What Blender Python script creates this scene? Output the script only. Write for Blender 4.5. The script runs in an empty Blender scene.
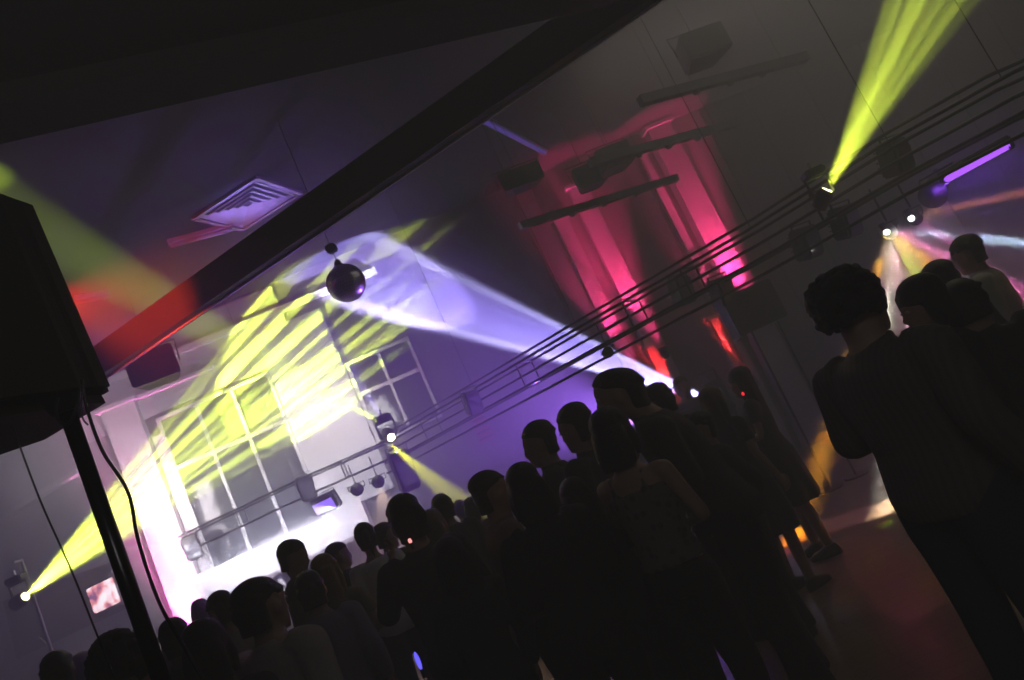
import bpy, bmesh, math, random
import numpy as np
from mathutils import Vector, Matrix, noise
random.seed(7)
PI = math.pi
R = math.radians
sc = bpy.context.scene
C = sc.collection

# ------------------------------------------------------------------ camera
F_PX = 750.0
ROLL = R(24.5)
PITCH = math.atan(116 / F_PX)
CAM = Vector((0, 0, 1.65))
UP = Vector((0, -math.sin(PITCH), math.cos(PITCH)))
FW = Vector((0, math.cos(PITCH), math.sin(PITCH)))
RX = Vector((1, 0, 0))
cr, sr = math.cos(ROLL), math.sin(ROLL)
cam_data = bpy.data.cameras.new('camera')
cam = bpy.data.objects.new('camera', cam_data)
C.objects.link(cam)
ix = RX * cr - UP * sr
iy = RX * sr + UP * cr
m = Matrix.Identity(4)
for i in range(3):
    m[i][0], m[i][1], m[i][2], m[i][3] = ix[i], iy[i], -FW[i], CAM[i]
cam.matrix_world = m
cam_data.sensor_width = 36
cam_data.lens = F_PX / 1024 * 36
cam_data.clip_start = 0.05
cam_data.clip_end = 200
sc.camera = cam

# ------------------------------------------------------------------ colour management, smoke in the air
vs = sc.view_settings
vs.view_transform = 'Standard'
vs.look = 'None'
vs.exposure = 0.25
vs.gamma = 1.0
vs.use_curve_mapping = False
sc.cycles.max_bounces = 5
sc.cycles.diffuse_bounces = 3
sc.cycles.glossy_bounces = 3
sc.cycles.volume_bounces = 0
sc.cycles.use_denoising = True
sc.cycles.sample_clamp_indirect = 3
sc.cycles.use_light_tree = True
w = bpy.data.worlds.new('hall_air')
sc.world = w
w.use_nodes = True
nt = w.node_tree
bg = nt.nodes['Background']
bg.inputs[0].default_value = (0.6, 0.6, 0.65, 1)
bg.inputs[1].default_value = 0.0
vol = nt.nodes.new('ShaderNodeVolumeScatter')
vol.inputs['Color'].default_value = (1, 1, 1, 1)
vol.inputs['Density'].default_value = 0.12
vol.inputs['Anisotropy'].default_value = 0.0
nt.links.new(vol.outputs[0], nt.nodes['World Output'].inputs['Volume'])


# ------------------------------------------------------------------ pixel helpers: where a sight line meets a plane of the place
def ray(x, y):
    dx, dy = x - 512, y - 340
    s = dx * cr - dy * sr
    t = -dx * sr - dy * cr
    return RX * s + UP * t + FW * F_PX


def at_z(x, y, z):
    v = ray(x, y)
    return CAM + v * ((z - CAM.z) / v.z)


def at_d(x, y, d):
    v = ray(x, y)
    return CAM + v * (d / v.y)


class Plane:
    """vertical wall plane through a ground point p with direction d"""
    def __init__(s, p, q):
        s.p = Vector((p[0], p[1], 0))
        s.d = (Vector((q[0], q[1], 0)) - s.p)
        s.length = s.d.length
        s.d.normalize()
        s.n = Vector((s.d.y, -s.d.x, 0))      # towards the camera side
        if s.n.dot(CAM - s.p) < 0:
            s.n = -s.n

    def hit(s, x, y):
        v = ray(x, y)
        k = (s.p - CAM).dot(s.n) / v.dot(s.n)
        return CAM + v * k

    def uz(s, x, y):
        h = s.hit(x, y)
        return ((h - s.p).dot(s.d), h.z)

    def pt(s, u, z, off=0.0):
        return s.p + s.d * u + s.n * off + Vector((0, 0, z))


CEIL = 6.0
a = at_z(150, 333, CEIL)
b = at_z(640, 133, CEIL)
BACK = Plane(a, b)
CORNER = BACK.pt(BACK.uz(96, 500)[0], 0)
LEFTW = Plane(CORNER, CORNER + Vector((-0.93, 0.37, 0)))

# ------------------------------------------------------------------ lamps of the light rig


def spot(name, loc, aim, power, color, angle, blend=0.3, radius=0.03, gobo=None):
    l = bpy.data.lights.new(name, 'SPOT')
    l.energy = power
    l.color = color
    l.spot_size = R(angle)
    l.spot_blend = blend
    l.shadow_soft_size = radius
    o = bpy.data.objects.new(name, l)
    C.objects.link(o)
    o.location = loc
    o.rotation_euler = (Vector(aim) - Vector(loc)).to_track_quat('-Z', 'Y').to_euler()
    if gobo:
        l.use_nodes = True
        t = l.node_tree
        em = [n for n in t.nodes if n.type == 'EMISSION'][0]
        tc = t.nodes.new('ShaderNodeTexCoord')
        sp = t.nodes.new('ShaderNodeSeparateXYZ')
        t.links.new(tc.outputs['Normal'], sp.inputs[0])
        dx = t.nodes.new('ShaderNodeMath'); dx.operation = 'DIVIDE'
        dy = t.nodes.new('ShaderNodeMath'); dy.operation = 'DIVIDE'
        t.links.new(sp.outputs[0], dx.inputs[0]); t.links.new(sp.outputs[2], dx.inputs[1])
        t.links.new(sp.outputs[1], dy.inputs[0]); t.links.new(sp.outputs[2], dy.inputs[1])
        # turn the pattern wheel so that its bars lie across the hall
        dirv = (Vector(aim) - Vector(loc)).normalized()
        lat = dirv.cross((Vector(loc) - CAM).normalized())
        if lat.dot(UP) < 0: lat = -lat
        ll = dirv.to_track_quat('-Z', 'Y').to_matrix().inverted() @ lat
        ang_ = math.atan2(ll.y, ll.x)
        cb = t.nodes.new('ShaderNodeCombineXYZ')
        t.links.new(dx.outputs[0], cb.inputs[0]); t.links.new(dy.outputs[0], cb.inputs[1])
        rt = t.nodes.new('ShaderNodeMapping')
        rt.inputs['Rotation'].default_value = (0, 0, PI / 2 - ang_)
        t.links.new(cb.outputs[0], rt.inputs[0])
        gobo(t, rt.outputs[0], em)
    return o


def gobo_rays(scale, lo, hi, floor_v, gain, seed=0.0):
    def f(t, vec, em):
        mp = t.nodes.new('ShaderNodeMapping')
        mp.inputs['Location'].default_value = (seed, seed * 1.7, 0)
        mp.inputs['Scale'].default_value = (.06, 1, 1)
        t.links.new(vec, mp.inputs[0])
        n = t.nodes.new('ShaderNodeTexNoise')
        n.inputs['Scale'].default_value = scale
        n.inputs['Detail'].default_value = 1.5
        t.links.new(mp.outputs[0], n.inputs['Vector'])
        r = t.nodes.new('ShaderNodeMapRange')
        r.inputs['From Min'].default_value = lo
        r.inputs['From Max'].default_value = hi
        r.inputs['To Min'].default_value = floor_v
        r.inputs['To Max'].default_value = gain
        r.interpolation_type = 'SMOOTHSTEP'
        t.links.new(n.outputs['Fac'], r.inputs['Value'])
        t.links.new(r.outputs[0], em.inputs['Strength'])
    return f


def gobo_cells(scale, size, gain, seed=0.0):
    """many small coloured openings, as in a rotating effect light"""
    def f(t, vec, em):
        mp = t.nodes.new('ShaderNodeMapping')
        mp.inputs['Location'].default_value = (seed, seed * 1.3, 0)
        t.links.new(vec, mp.inputs[0])
        v = t.nodes.new('ShaderNodeTexVoronoi')
        v.inputs['Scale'].default_value = scale
        v.inputs['Randomness'].default_value = 0.8
        v.voronoi_dimensions = '2D'
        t.links.new(mp.outputs[0], v.inputs['Vector'])
        r = t.nodes.new('ShaderNodeMapRange')
        r.inputs['From Min'].default_value = size
        r.inputs['From Max'].default_value = size * 0.6
        r.inputs['To Min'].default_value = 0
        r.inputs['To Max'].default_value = gain
        t.links.new(v.outputs['Distance'], r.inputs['Value'])
        t.links.new(r.outputs[0], em.inputs['Strength'])
        h = t.nodes.new('ShaderNodeSeparateColor')
        t.links.new(v.outputs['Color'], h.inputs[0])
        cr_ = t.nodes.new('ShaderNodeValToRGB')
        cr_.color_ramp.interpolation = 'CONSTANT'
        cols = [(0, (1, .35, .05)), (.2, (1, .9, .75)), (.38, (1, .25, .45)), (.52, (.6, .9, .1)), (.66, (.9, .4, .9)), (.8, (.6, .75, 1)), (.9, (1, .15, .1))]
        els = cr_.color_ramp.elements
        els[0].color = (*cols[0][1], 1)
        els[1].position = cols[1][0]; els[1].color = (*cols[1][1], 1)
        for p_, c_ in cols[2:]:
            e = els.new(p_); e.color = (*c_, 1)
        t.links.new(h.outputs[0], cr_.inputs[0])
        t.links.new(cr_.outputs[0], em.inputs['Color'])
    return f


def gobo_fan(t, vec, em):
    """a row of coloured slots: orange, white, pink, green, orange, white"""
    sp = t.nodes.new('ShaderNodeSeparateXYZ')
    t.links.new(vec, sp.inputs[0])
    mp = t.nodes.new('ShaderNodeMapRange')
    mp.inputs['From Min'].default_value = -1.5
    mp.inputs['From Max'].default_value = 1.5
    t.links.new(sp.outputs[1], mp.inputs['Value'])
    r = t.nodes.new('ShaderNodeValToRGB')
    e = r.color_ramp.elements
    e[0].position = 0; e[0].color = (0, 0, 0, 1)
    e[1].position = 1; e[1].color = (0, 0, 0, 1)
    for q, wd, c_ in ((1.22, .13, (1.3, .5, .03)), (.72, .09, (.6, .53, .46)), (.48, .07, (.7, .35, .4)), (.12, .08, (.28, .4, .04)), (-.14, .08, (1, .4, .04)), (-.45, .08, (.45, .1, .25)), (-.98, .09, (.6, .75, 1))):
        f = (q + 1.5) / 3
        for d_, on in ((-wd / 3, 0), (0, 1), (wd / 3, 0)):
            x = e.new(f + d_)
            x.color = (*(c_ if on else (.02, .01, .015)), 1)
    t.links.new(mp.outputs[0], r.inputs[0])
    t.links.new(r.outputs[0], em.inputs['Color'])
    ax = t.nodes.new('ShaderNodeMath'); ax.operation = 'ABSOLUTE'
    t.links.new(sp.outputs[0], ax.inputs[0])
    lim = t.nodes.new('ShaderNodeMapRange')
    lim.inputs['From Min'].default_value = .16
    lim.inputs['From Max'].default_value = .10
    lim.inputs['To Max'].default_value = 4
    t.links.new(ax.outputs[0], lim.inputs['Value'])
    t.links.new(lim.outputs[0], em.inputs['Strength'])


def gobo_edges(t, vec, em):
    """lavender wash with a white bar along each edge of the beam"""
    sp = t.nodes.new('ShaderNodeSeparateXYZ')
    t.links.new(vec, sp.inputs[0])
    r = t.nodes.new('ShaderNodeValToRGB')
    mp = t.nodes.new('ShaderNodeMapRange')
    mp.inputs['From Min'].default_value = -.13
    mp.inputs['From Max'].default_value = .13
    t.links.new(sp.outputs[1], mp.inputs['Value'])
    e = r.color_ramp.elements
    e[0].position = 0; e[0].color = (0, 0, 0, 1)
    e[1].position = 1; e[1].color = (0, 0, 0, 1)
    for p_, c_ in ((.06, (.3, .3, .34)), (.13, (.62, .64, .7)), (.22, (.24, .21, .36)), (.45, (.22, .19, .36)), (.62, (.3, .27, .46)), (.78, (.38, .36, .54)), (.88, (1, 1, 1)), (.96, (.5, .5, .6))):
        x = e.new(p_); x.color = (*c_, 1)
    t.links.new(mp.outputs[0], r.inputs[0])
    mx = t.nodes.new('ShaderNodeVectorMath'); mx.operation = 'SCALE'
    mx.inputs['Scale'].default_value = 2.2
    t.links.new(r.outputs[0], mx.inputs[0])
    t.links.new(mx.outputs[0], em.inputs['Color'])


YEL = (0.76, 0.93, 0.07)
VIO = (0.30, 0.14, 1.0)
LAV = (0.55, 0.50, 1.0)
MAG = (1.0, 0.04, 0.22)
RED = (1.0, 0.03, 0.03)

P_Y1 = at_d(27, 595, 8.8)
P_Y2 = at_d(392, 438, 10.2)
P_Y3 = at_z(829, 187, 2.68)
P_V1 = at_d(716, 402, 10.6)
P_E1 = at_d(890, 230, 6.6)
P_E2 = at_d(915, 216, 6.5)

LIGHTS = [
    # name, place, aim, watts, colour, angle, blend, gobo
    ('yellow_beam', P_Y1, BACK.hit(300, 358), 90000, YEL, 29, .3, gobo_rays(30, .44, .57, .08, 1.5, .3)),
    ('yellow_beam', P_Y2 + Vector((0, -.25, -.1)), at_d(490, 530, 8.6), 10000, (.95, .95, .03), 12, .3, None),
    ('yellow_beam', P_Y3, at_d(918, 20, 5.6), 4000, YEL, 26, .35, gobo_rays(34, .42, .60, .16, 1.5, 2.1)),
    ('yellow_beam', at_d(380, 422, 9.8), at_d(40, 236, 6.6), 13000, (.6, .85, .05), 10, .5, None),
    ('violet_beam', P_V1, BACK.hit(385, 278), 200000, LAV, 15.5, .4, gobo_edges),
    ('violet_fill', at_d(640, 420, 9.8), at_d(490, 405, 9.5), 2000, (.36, .14, 1), 90, .9, None),  # added fill that turns the haze under the beam purple
    ('violet_vent_fill', at_d(380, 415, 9.6), at_z(246, 200, CEIL), 1300, (.36, .24, 1), 22, 1, None),  # unseen fill added to tint the square ceiling vent violet
    ('effect_light', P_E1, at_d(945, 300, 6.3), 90, (1, 1, 1), 85, .2, gobo_cells(7, .36, 1.5, .4)),
    ('ray_fan', P_E1, at_d(930, 278, 6.5), 3400, (1, 1, 1), 125, .2, gobo_fan),
    ('effect_light', P_E2, at_d(1010, 225, 6.0), 100, (1, 1, 1), 60, .2, gobo_cells(8, .34, 1.3, 3.4)),
    ('effect_ray', P_E2, at_d(1020, 193, 6.2), 6000, (1, .3, .08), 5, .5, None),
    ('effect_ray', P_E2, at_d(975, 262, 6.2), 3500, (1, .15, .5), 8, .5, None),
    ('floor_ray', P_E1, at_z(888, 524, 0), 1600, (.25, 1, .05), 2.6, .5, None),
    ('floor_ray', P_E1, at_z(883, 562, 0), 1500, (1, .2, .03), 1.8, .5, None),
    ('floor_ray', P_V1, at_z(768, 530, .0), 2500, (.35, .2, 1), 5, .6, None),  # added spot; its patch stands in for a violet reflection on the floor
    ('floor_ray', P_E2, at_z(800, 508, .3), 1600, (1, .1, .15), 4, .6, None),
]
for nm, lo, am, pw, co, an, bl, gb in LIGHTS:
    spot(nm, lo, am, pw, co, an, bl, gobo=gb)


def area(name, loc, aim, power, color, size, size_y=None):
    l = bpy.data.lights.new(name, 'AREA')
    l.energy = power; l.color = color; l.size = size
    if size_y:
        l.shape = 'RECTANGLE'; l.size_y = size_y
    o = bpy.data.objects.new(name, l)
    C.objects.link(o)
    o.location = loc
    o.rotation_euler = (Vector(aim) - Vector(loc)).to_track_quat('-Z', 'Y').to_euler()
    return o


# unseen area lights added before the back wall to whiten the stage front
STG = BACK.hit(270, 545)
_u = [BACK.uz(x, y)[0] for x, y in ((228, 560), (345, 510), (160, 500), (200, 480))]
_zb = BACK.uz(275, 545)[1]
_l = area('stage_fill_strip', BACK.pt((_u[0] + _u[1]) / 2, _zb + .1, 1.0), BACK.pt((_u[0] + _u[1]) / 2, _zb - .1, 0), 75, (.88, .85, 1), 2.2, .12)
_l2 = area('wall_fill_strip', BACK.pt((_u[2] + _u[3]) / 2, _zb + .9, 1.0), BACK.pt((_u[2] + _u[3]) / 2, _zb + 1.0, 0), 60, (1, .90, .97), .25, 1.2)
area('stage_fill', at_d(325, 400, 10.0), BACK.hit(275, 500), 95, (.95, .93, .85), 1.4, .5)
# unseen fill added to keep the dark part of the hall a warm grey
area('hall_fill', (4.5, 6.5, 5.7), (4.5, 6.5, 0), 70, (1.0, .88, .76), 5, 5)
area('left_wall_fill', at_d(60, 430, 9.0), LEFTW.hit(60, 590), 48, (1, .88, .90), 1.5, 1.5)  # unseen fill added to lighten the left wall
# unseen fill added behind the camera to lift the crowd out of black
area('rear_fill', (.3, -1.0, 3.8), (.6, 4, .8), 11, (1.0, .93, .9), 1.2, 1.2)


# ------------------------------------------------------------------ materials
MATS = {}


def mat(name, col, rough=.7, metal=0.0, bump=0.0, bscale=40, var=0.0, vscale=6, emit=None, estr=0, spec=None, nodes=None):
    if name in MATS:
        return MATS[name]
    mm = bpy.data.materials.new(name)
    mm.use_nodes = True
    t = mm.node_tree
    bs = t.nodes['Principled BSDF']
    bs.inputs['Base Color'].default_value = (*col, 1)
    bs.inputs['Roughness'].default_value = rough
    bs.inputs['Metallic'].default_value = metal
    if spec is not None:
        bs.inputs['Specular IOR Level'].default_value = spec
    tc = t.nodes.new('ShaderNodeTexCoord')
    if var:
        n = t.nodes.new('ShaderNodeTexNoise')
        n.inputs['Scale'].default_value = vscale
        n.inputs['Detail'].default_value = 4
        t.links.new(tc.outputs['Object'], n.inputs['Vector'])
        mx = t.nodes.new('ShaderNodeMix'); mx.data_type = 'RGBA'
        mx.inputs['A'].default_value = (*[c * (1 - var) for c in col], 1)
        mx.inputs['B'].default_value = (*[min(1, c * (1 + var)) for c in col], 1)
        t.links.new(n.outputs['Fac'], mx.inputs['Factor'])
        t.links.new(mx.outputs['Result'], bs.inputs['Base Color'])
    if bump:
        n2 = t.nodes.new('ShaderNodeTexNoise')
        n2.inputs['Scale'].default_value = bscale
        t.links.new(tc.outputs['Object'], n2.inputs['Vector'])
        bp = t.nodes.new('ShaderNodeBump')
        bp.inputs['Strength'].default_value = bump
        bp.inputs['Distance'].default_value = 0.01
        t.links.new(n2.outputs['Fac'], bp.inputs['Height'])
        t.links.new(bp.outputs[0], bs.inputs['Normal'])
    if emit:
        bs.inputs['Emission Color'].default_value = (*emit, 1)
        bs.inputs['Emission Strength'].default_value = estr
    if nodes:
        nodes(t, bs, tc)
    MATS[name] = mm
    return mm


def floor_nodes(t, bs, tc):
    br = t.nodes.new('ShaderNodeTexBrick')
    br.inputs['Scale'].default_value = 1.0
    br.inputs['Brick Width'].default_value = 1.1
    br.inputs['Row Height'].default_value = 0.11
    br.inputs['Mortar Size'].default_value = 0.004
    br.inputs['Color1'].default_value = (.16, .11, .07, 1)
    br.inputs['Color2'].default_value = (.22, .15, .10, 1)
    br.inputs['Mortar'].default_value = (.05, .035, .025, 1)
    t.links.new(tc.outputs['Object'], br.inputs['Vector'])
    t.links.new(br.outputs['Color'], bs.inputs['Base Color'])


def panel_nodes(wd, ht, base, gap):
    def f(t, bs, tc):
        br = t.nodes.new('ShaderNodeTexBrick')
        br.offset = 0
        br.inputs['Scale'].default_value = 1.0
        br.inputs['Brick Width'].default_value = wd
        br.inputs['Row Height'].default_value = ht
        br.inputs['Mortar Size'].default_value = 0.012
        br.inputs['Color1'].default_value = (*base, 1)
        br.inputs['Color2'].default_value = (*[c * .93 for c in base], 1)
        br.inputs['Mortar'].default_value = (*gap, 1)
        t.links.new(tc.outputs['Object'], br.inputs['Vector'])
        t.links.new(br.outputs['Color'], bs.inputs['Base Color'])
    return f


M_FLOOR = mat('dance_floor_wood', (.15, .1, .07), .28, nodes=floor_nodes)
M_CEIL = mat('ceiling_tiles', (.16, .16, .16), .85, nodes=panel_nodes(.9, .9, (.075, .075, .078), (.05, .05, .05)))
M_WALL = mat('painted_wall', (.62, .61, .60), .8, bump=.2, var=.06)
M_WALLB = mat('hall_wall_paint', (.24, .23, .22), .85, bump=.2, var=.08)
M_COL = mat('column_paint', (.66, .64, .63), .75, bump=.1, var=.04)
M_WHITE = mat('white_paint', (.82, .82, .82), .6, var=.03)
M_DARKW = mat('dark_ceiling_paint', (.11, .10, .095), .9, bump=.2, var=.1)
M_BEAM = mat('beam_paint', (.07, .045, .04), .6, bump=.1, var=.1)
M_BLACK = mat('black_plastic', (.018, .018, .018), .5, bump=.1, bscale=120)
M_BLACKM = mat('black_metal', (.03, .03, .032), .35, metal=.7)
M_STEEL = mat('dull_steel', (.32, .32, .34), .35, metal=.9)
M_CHROME = mat('chrome', (.75, .75, .77), .12, metal=1)
M_GRILLE = mat('speaker_grille', (.03, .03, .03), .6, metal=.4, bump=.8, bscale=300)
M_GLASSD = mat('dark_window_glass', (.10, .105, .12), .12, var=.1)
M_BROWN = mat('brown_board', (.10, .062, .04), .6, var=.15)
M_SCREEN = mat('screen_board', (.06, .065, .065), .6)
M_RUB = mat('cable_rubber', (.012, .012, .012), .5)
M_MIRROR = mat('mirror_tiles', (.8, .8, .85), .28, metal=1)
M_DIFF = mat('white_enamel', (.78, .78, .8), .45)


def emat(name, col, s):
    return mat(name, (.02, .02, .02), .4, emit=col, estr=s)


E_YEL = emat('yellow_lens', (1, 1, .35), 30)
E_WHT = emat('white_lens', (1, .95, .9), 14)
E_VIO = emat('violet_lens', (.8, .8, 1), 20)
E_WARM = emat('warm_lens', (1, .75, .5), 22)
E_TUBE = emat('violet_tube', (.42, .10, 1.0), 2.2)
E_RED = emat('red_lens', (1, .03, .08), 6)
E_LED = emat('indicator_led', (1, .12, .06), 4)


# ------------------------------------------------------------------ mesh builder
class MB:
    def __init__(s):
        s.v = []
        s.f = []

    def add(s, vs_, fs):
        o = len(s.v)
        s.v += [tuple(v) for v in vs_]
        s.f += [[i + o for i in f] for f in fs]
        return s

    def box(s, c, size, rot=None, bev=0.0):
        bm = bmesh.new()
        bmesh.ops.create_cube(bm, size=1)
        for v in bm.verts:
            v.co = Vector((v.co.x * size[0], v.co.y * size[1], v.co.z * size[2]))
        if bev:
            bmesh.ops.bevel(bm, geom=bm.edges[:], offset=bev, segments=2, affect='EDGES')
        M_ = Matrix.Translation(Vector(c)) @ (rot.to_4x4() if rot else Matrix.Identity(4))
        bm.transform(M_)
        bm.verts.index_update()
        s.add([v.co for v in bm.verts], [[v.index for v in f.verts] for f in bm.faces])
        bm.free()
        return s

    def hexa(s, p):
        """8 corners: 4 bottom ccw, 4 top ccw"""
        return s.add(p, [[3, 2, 1, 0], [4, 5, 6, 7], [0, 1, 5, 4], [1, 2, 6, 5], [2, 3, 7, 6], [3, 0, 4, 7]])

    def slab(s, poly, z0, z1):
        n = len(poly)
        vs_ = [(p[0], p[1], z0) for p in poly] + [(p[0], p[1], z1) for p in poly]
        return s.add(vs_, [list(range(n))[::-1], list(range(n, 2 * n))] + [[i, (i + 1) % n, n + (i + 1) % n, n + i] for i in range(n)])

    def tube(s, pts, r, seg=8, caps=True):
        """round rod along points; r number or list"""
        pts = [Vector(p) for p in pts]
        rr = r if isinstance(r, (list, tuple)) else [r] * len(pts)
        rings = []
        ref = None
        for i, p in enumerate(pts):
            t = (pts[min(i + 1, len(pts) - 1)] - pts[max(i - 1, 0)]).normalized()
            if ref is None:
                ref = t.orthogonal().normalized()
            ref = (ref - t * ref.dot(t)).normalized()
            bi = t.cross(ref)
            rings.append([p + (ref * math.cos(2 * PI * k / seg) + bi * math.sin(2 * PI * k / seg)) * rr[i] for k in range(seg)])
        return s.rings(rings, caps)

    def rings(s, rings, caps=True):
        seg = len(rings[0])
        vs_ = [v for rg in rings for v in rg]
        fs = []
        for i in range(len(rings) - 1):
            for k in range(seg):
                a_, b_ = i * seg + k, i * seg + (k + 1) % seg
                fs.append([a_, b_, b_ + seg, a_ + seg])
        if caps:
            fs.append(list(range(seg))[::-1])
            fs.append([(len(rings) - 1) * seg + k for k in range(seg)])
        return s.add(vs_, fs)

    def ell(s, c, r, rot=None, seg=14, nr=9):
        rings = []
        for i in range(nr + 1):
            th = PI * (0.02 + 0.96 * i / nr)
            rg = []
            for k in range(seg):
                ph = 2 * PI * k / seg
                v = Vector((math.sin(th) * math.cos(ph) * r[0], math.sin(th) * math.sin(ph) * r[1], -math.cos(th) * r[2]))
                if rot:
                    v = rot @ v
                rg.append(v + Vector(c))
            rings.append(rg)
        return s.rings(rings)

    def mesh(s, name):
        me = bpy.data.meshes.new(name)
        me.from_pydata(s.v, [], s.f)
        me.update()
        return me

    def build(s, name, material, parent=None, smooth=False, loc=None):
        me = s.mesh(name)
        if isinstance(material, (list, tuple)):
            for x in material:
                me.materials.append(x)
        else:
            me.materials.append(material)
        if smooth:
            for p in me.polygons:
                p.use_smooth = True
        o = bpy.data.objects.new(name, me)
        C.objects.link(o)
        if parent:
            o.parent = parent
        if loc is not None:
            o.location = loc
        return o


def tag(o, label=None, cat=None, group=None, kind=None):
    if label: o['label'] = label
    if cat: o['category'] = cat
    if group: o['group'] = group
    if kind: o['kind'] = kind
    return o


def thing(name, loc, label, cat, group=None, rot=None):
    o = bpy.data.objects.new(name, None)
    C.objects.link(o)
    o.location = loc
    o.empty_display_size = .1
    if rot is not None:
        o.rotation_euler = rot
    return tag(o, label, cat, group)


def struct(o):
    o['kind'] = 'structure'
    return o


def plate(pl, px_pts, name, material, t0=.0, t1=.03, parent=None):
    """a panel on a wall plane whose outline passes through the given sight lines"""
    pts = [pl.hit(*p) for p in px_pts]
    n = len(pts)
    mb = MB()
    mb.add([p + pl.n * t0 for p in pts] + [p + pl.n * t1 for p in pts],
           [list(range(n)), list(range(n, 2 * n))[::-1]] + [[i, (i + 1) % n, n + (i + 1) % n, n + i] for i in range(n)])
    o = mb.build(name, material, parent)
    bm = bmesh.new(); bm.from_mesh(o.data)
    bmesh.ops.recalc_face_normals(bm, faces=bm.faces[:])
    bm.to_mesh(o.data); bm.free()
    return o


def wbox(pl, u0, u1, z0, z1, t0, t1):
    p = [pl.pt(u0, z0, t0), pl.pt(u1, z0, t0), pl.pt(u1, z0, t1), pl.pt(u0, z0, t1),
         pl.pt(u0, z1, t0), pl.pt(u1, z1, t0), pl.pt(u1, z1, t1), pl.pt(u0, z1, t1)]
    return p


# ------------------------------------------------------------------ the room shell
fl = struct(MB().slab([(-22, -4), (18, -4), (18, 22), (-22, 22)], -.1, 0).build('floor', M_FLOOR))
ce = struct(MB().slab([(-22, -4), (18, -4), (18, 22), (-22, 22)], CEIL, CEIL + .15).build('ceiling', M_CEIL))


def wall(name, pl, u0, u1, mt, z1=CEIL):
    return struct(MB().hexa(wbox(pl, u0, u1, 0, z1, -.2, 0)).build(name, mt))


uC = (CORNER - BACK.p).dot(BACK.d)
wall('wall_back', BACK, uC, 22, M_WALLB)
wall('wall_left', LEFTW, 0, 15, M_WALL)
struct(MB().box((14.9, 7, 3), (.2, 20, 6)).build('wall_right', M_WALLB))
struct(MB().box((0, -3.9, 3), (36, .2, 6)).build('wall_rear', M_DARKW))
struct(MB().box((-18, 7, 3), (.2, 22, 6)).build('wall_side', M_DARKW))

# the low dark ceiling over the camera's end of the hall
s0, s1 = at_z(0, 147, 3.9), at_z(620, 5, 3.9)
dv = (s1 - s0).normalized()
e0, e1 = s0 - dv * 8, s1 + dv * 8
nb = Vector((dv.y, -dv.x, 0))
struct(MB().slab([e0, e1, e1 + nb * 9, e0 + nb * 9], 4.0, CEIL).build('ceiling_drop', M_DARKW))
struct(MB().slab([e0 + nb * .02, e1 + nb * .02, e1 + nb * .3, e0 + nb * .3], 3.9, 4.0).build('trim_1', M_DARKW))

# dark girder running under the high ceiling
g0, g1 = at_z(97, 378, 4.3), at_z(560, 60, 4.3)
gd = (g1 - g0).normalized()
gn = Vector((-gd.y, gd.x, 0))
if gn.y < 0: gn = -gn
G0, G1 = g0 - gd * 4, g1 + gd * 3.5
girder = struct(MB().slab([G0, G1, G1 + gn * .10, G0 + gn * .10], 4.3, 4.62).build('ceiling_beam', M_BEAM))
struct(MB().slab([G0 + gn * .10, G1 + gn * .10, G1 + gn * .125, G0 + gn * .125], 4.28, 4.31).build('trim_2', M_WHITE))  # white strip standing in for light on the girder's far bottom edge
spot('red_wash', at_d(40, 300, 5.6), at_d(150, 312, 7.2), 650, (1, .06, .01), 52, .9, .05)

# pilasters of the back wall, each with a small ledge, lit from the floor
PIL = []


def pilaster(n, xt, yt, xb, yb, wid, mt=M_WHITE, top=None, dep=.16):
    ut, zt = BACK.uz(xt, yt)
    ub, _ = BACK.uz(xb, yb)
    u = (ut + ub) / 2
    zt = top or zt
    struct(MB().hexa(wbox(BACK, u, u + wid, 0, zt, 0, dep)).hexa(wbox(BACK, u - .06, u + wid + .06, zt, zt + .06, 0, dep + .08)).build('trim_%d' % n, mt))
    return u, zt


u1_, z1_ = pilaster(3, 112, 412, 165, 600, .52)
struct(MB().hexa(wbox(BACK, u1_ + .5, BACK.uz(217, 373)[0], z1_, z1_ + .05, 0, .12)).build('trim_4', M_WHITE))
uA, zA = pilaster(5, 641, 128, 703, 253, .42, M_COL, CEIL - .1, .25)
uA2, zA2 = pilaster(20, 655, 190, 686, 255, .13, M_COL, CEIL - .4, .12)
uB, zB = pilaster(6, 579, 215, 621, 300, .32, M_COL, CEIL - .5, .12)
uB2, _ = pilaster(7, 566, 250, 592, 304, .24, M_COL, CEIL - .9, .12)
uD, zD = pilaster(8, 708, 322, 735, 372, .10, M_WHITE, None, .10)
uE, zE = pilaster(9, 646, 350, 672, 402, .09, M_WHITE, None, .10)
# thin joints between the wall panels of the right part: battens in the wall's own colour
jm = MB()
for u in [uA - 2.6, uA - 1.5, uA - .35, uA + 1.1, uA + 2.0, uA + 3.1, uA + 4.4, uA + 5.6, uA + 7.0]:
    jm.hexa(wbox(BACK, u, u + .025, 0, CEIL, 0, .02))
struct(jm.build('trim_10', mat('joint_strip', (.10, .095, .09), .8)))


def uplight(u, z, off, power, col, aimz, ang, label, lens):
    """small wall lamp on an arm, shining up along a column"""
    p = BACK.pt(u, z, off)
    q = BACK.pt(u, aimz, .05)
    spot('uplight', p + (q - p).normalized() * .13, q, power, col, ang, .8, .04)
    dirv = (q - p).normalized()
    RM = dirv.to_track_quat('Z', 'Y').to_matrix()
    t = thing('wall_uplight', p, label, 'wall lamp', 'coloured uplights of the back wall')
    MB().tube([RM @ Vector((0, 0, k)) for k in (-.1, -.08, .07, .1)], [.03, .06, .075, .08], 14).build('housing', M_BLACK, t, True)
    MB().tube([RM @ Vector((0, 0, .09)), RM @ Vector((0, 0, .104))], .066, 14).build('lens', lens, t)
    MB().tube([(0, 0, 0), tuple(-BACK.n * off)], .014, 6).build('arm', M_BLACKM, t)


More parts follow.
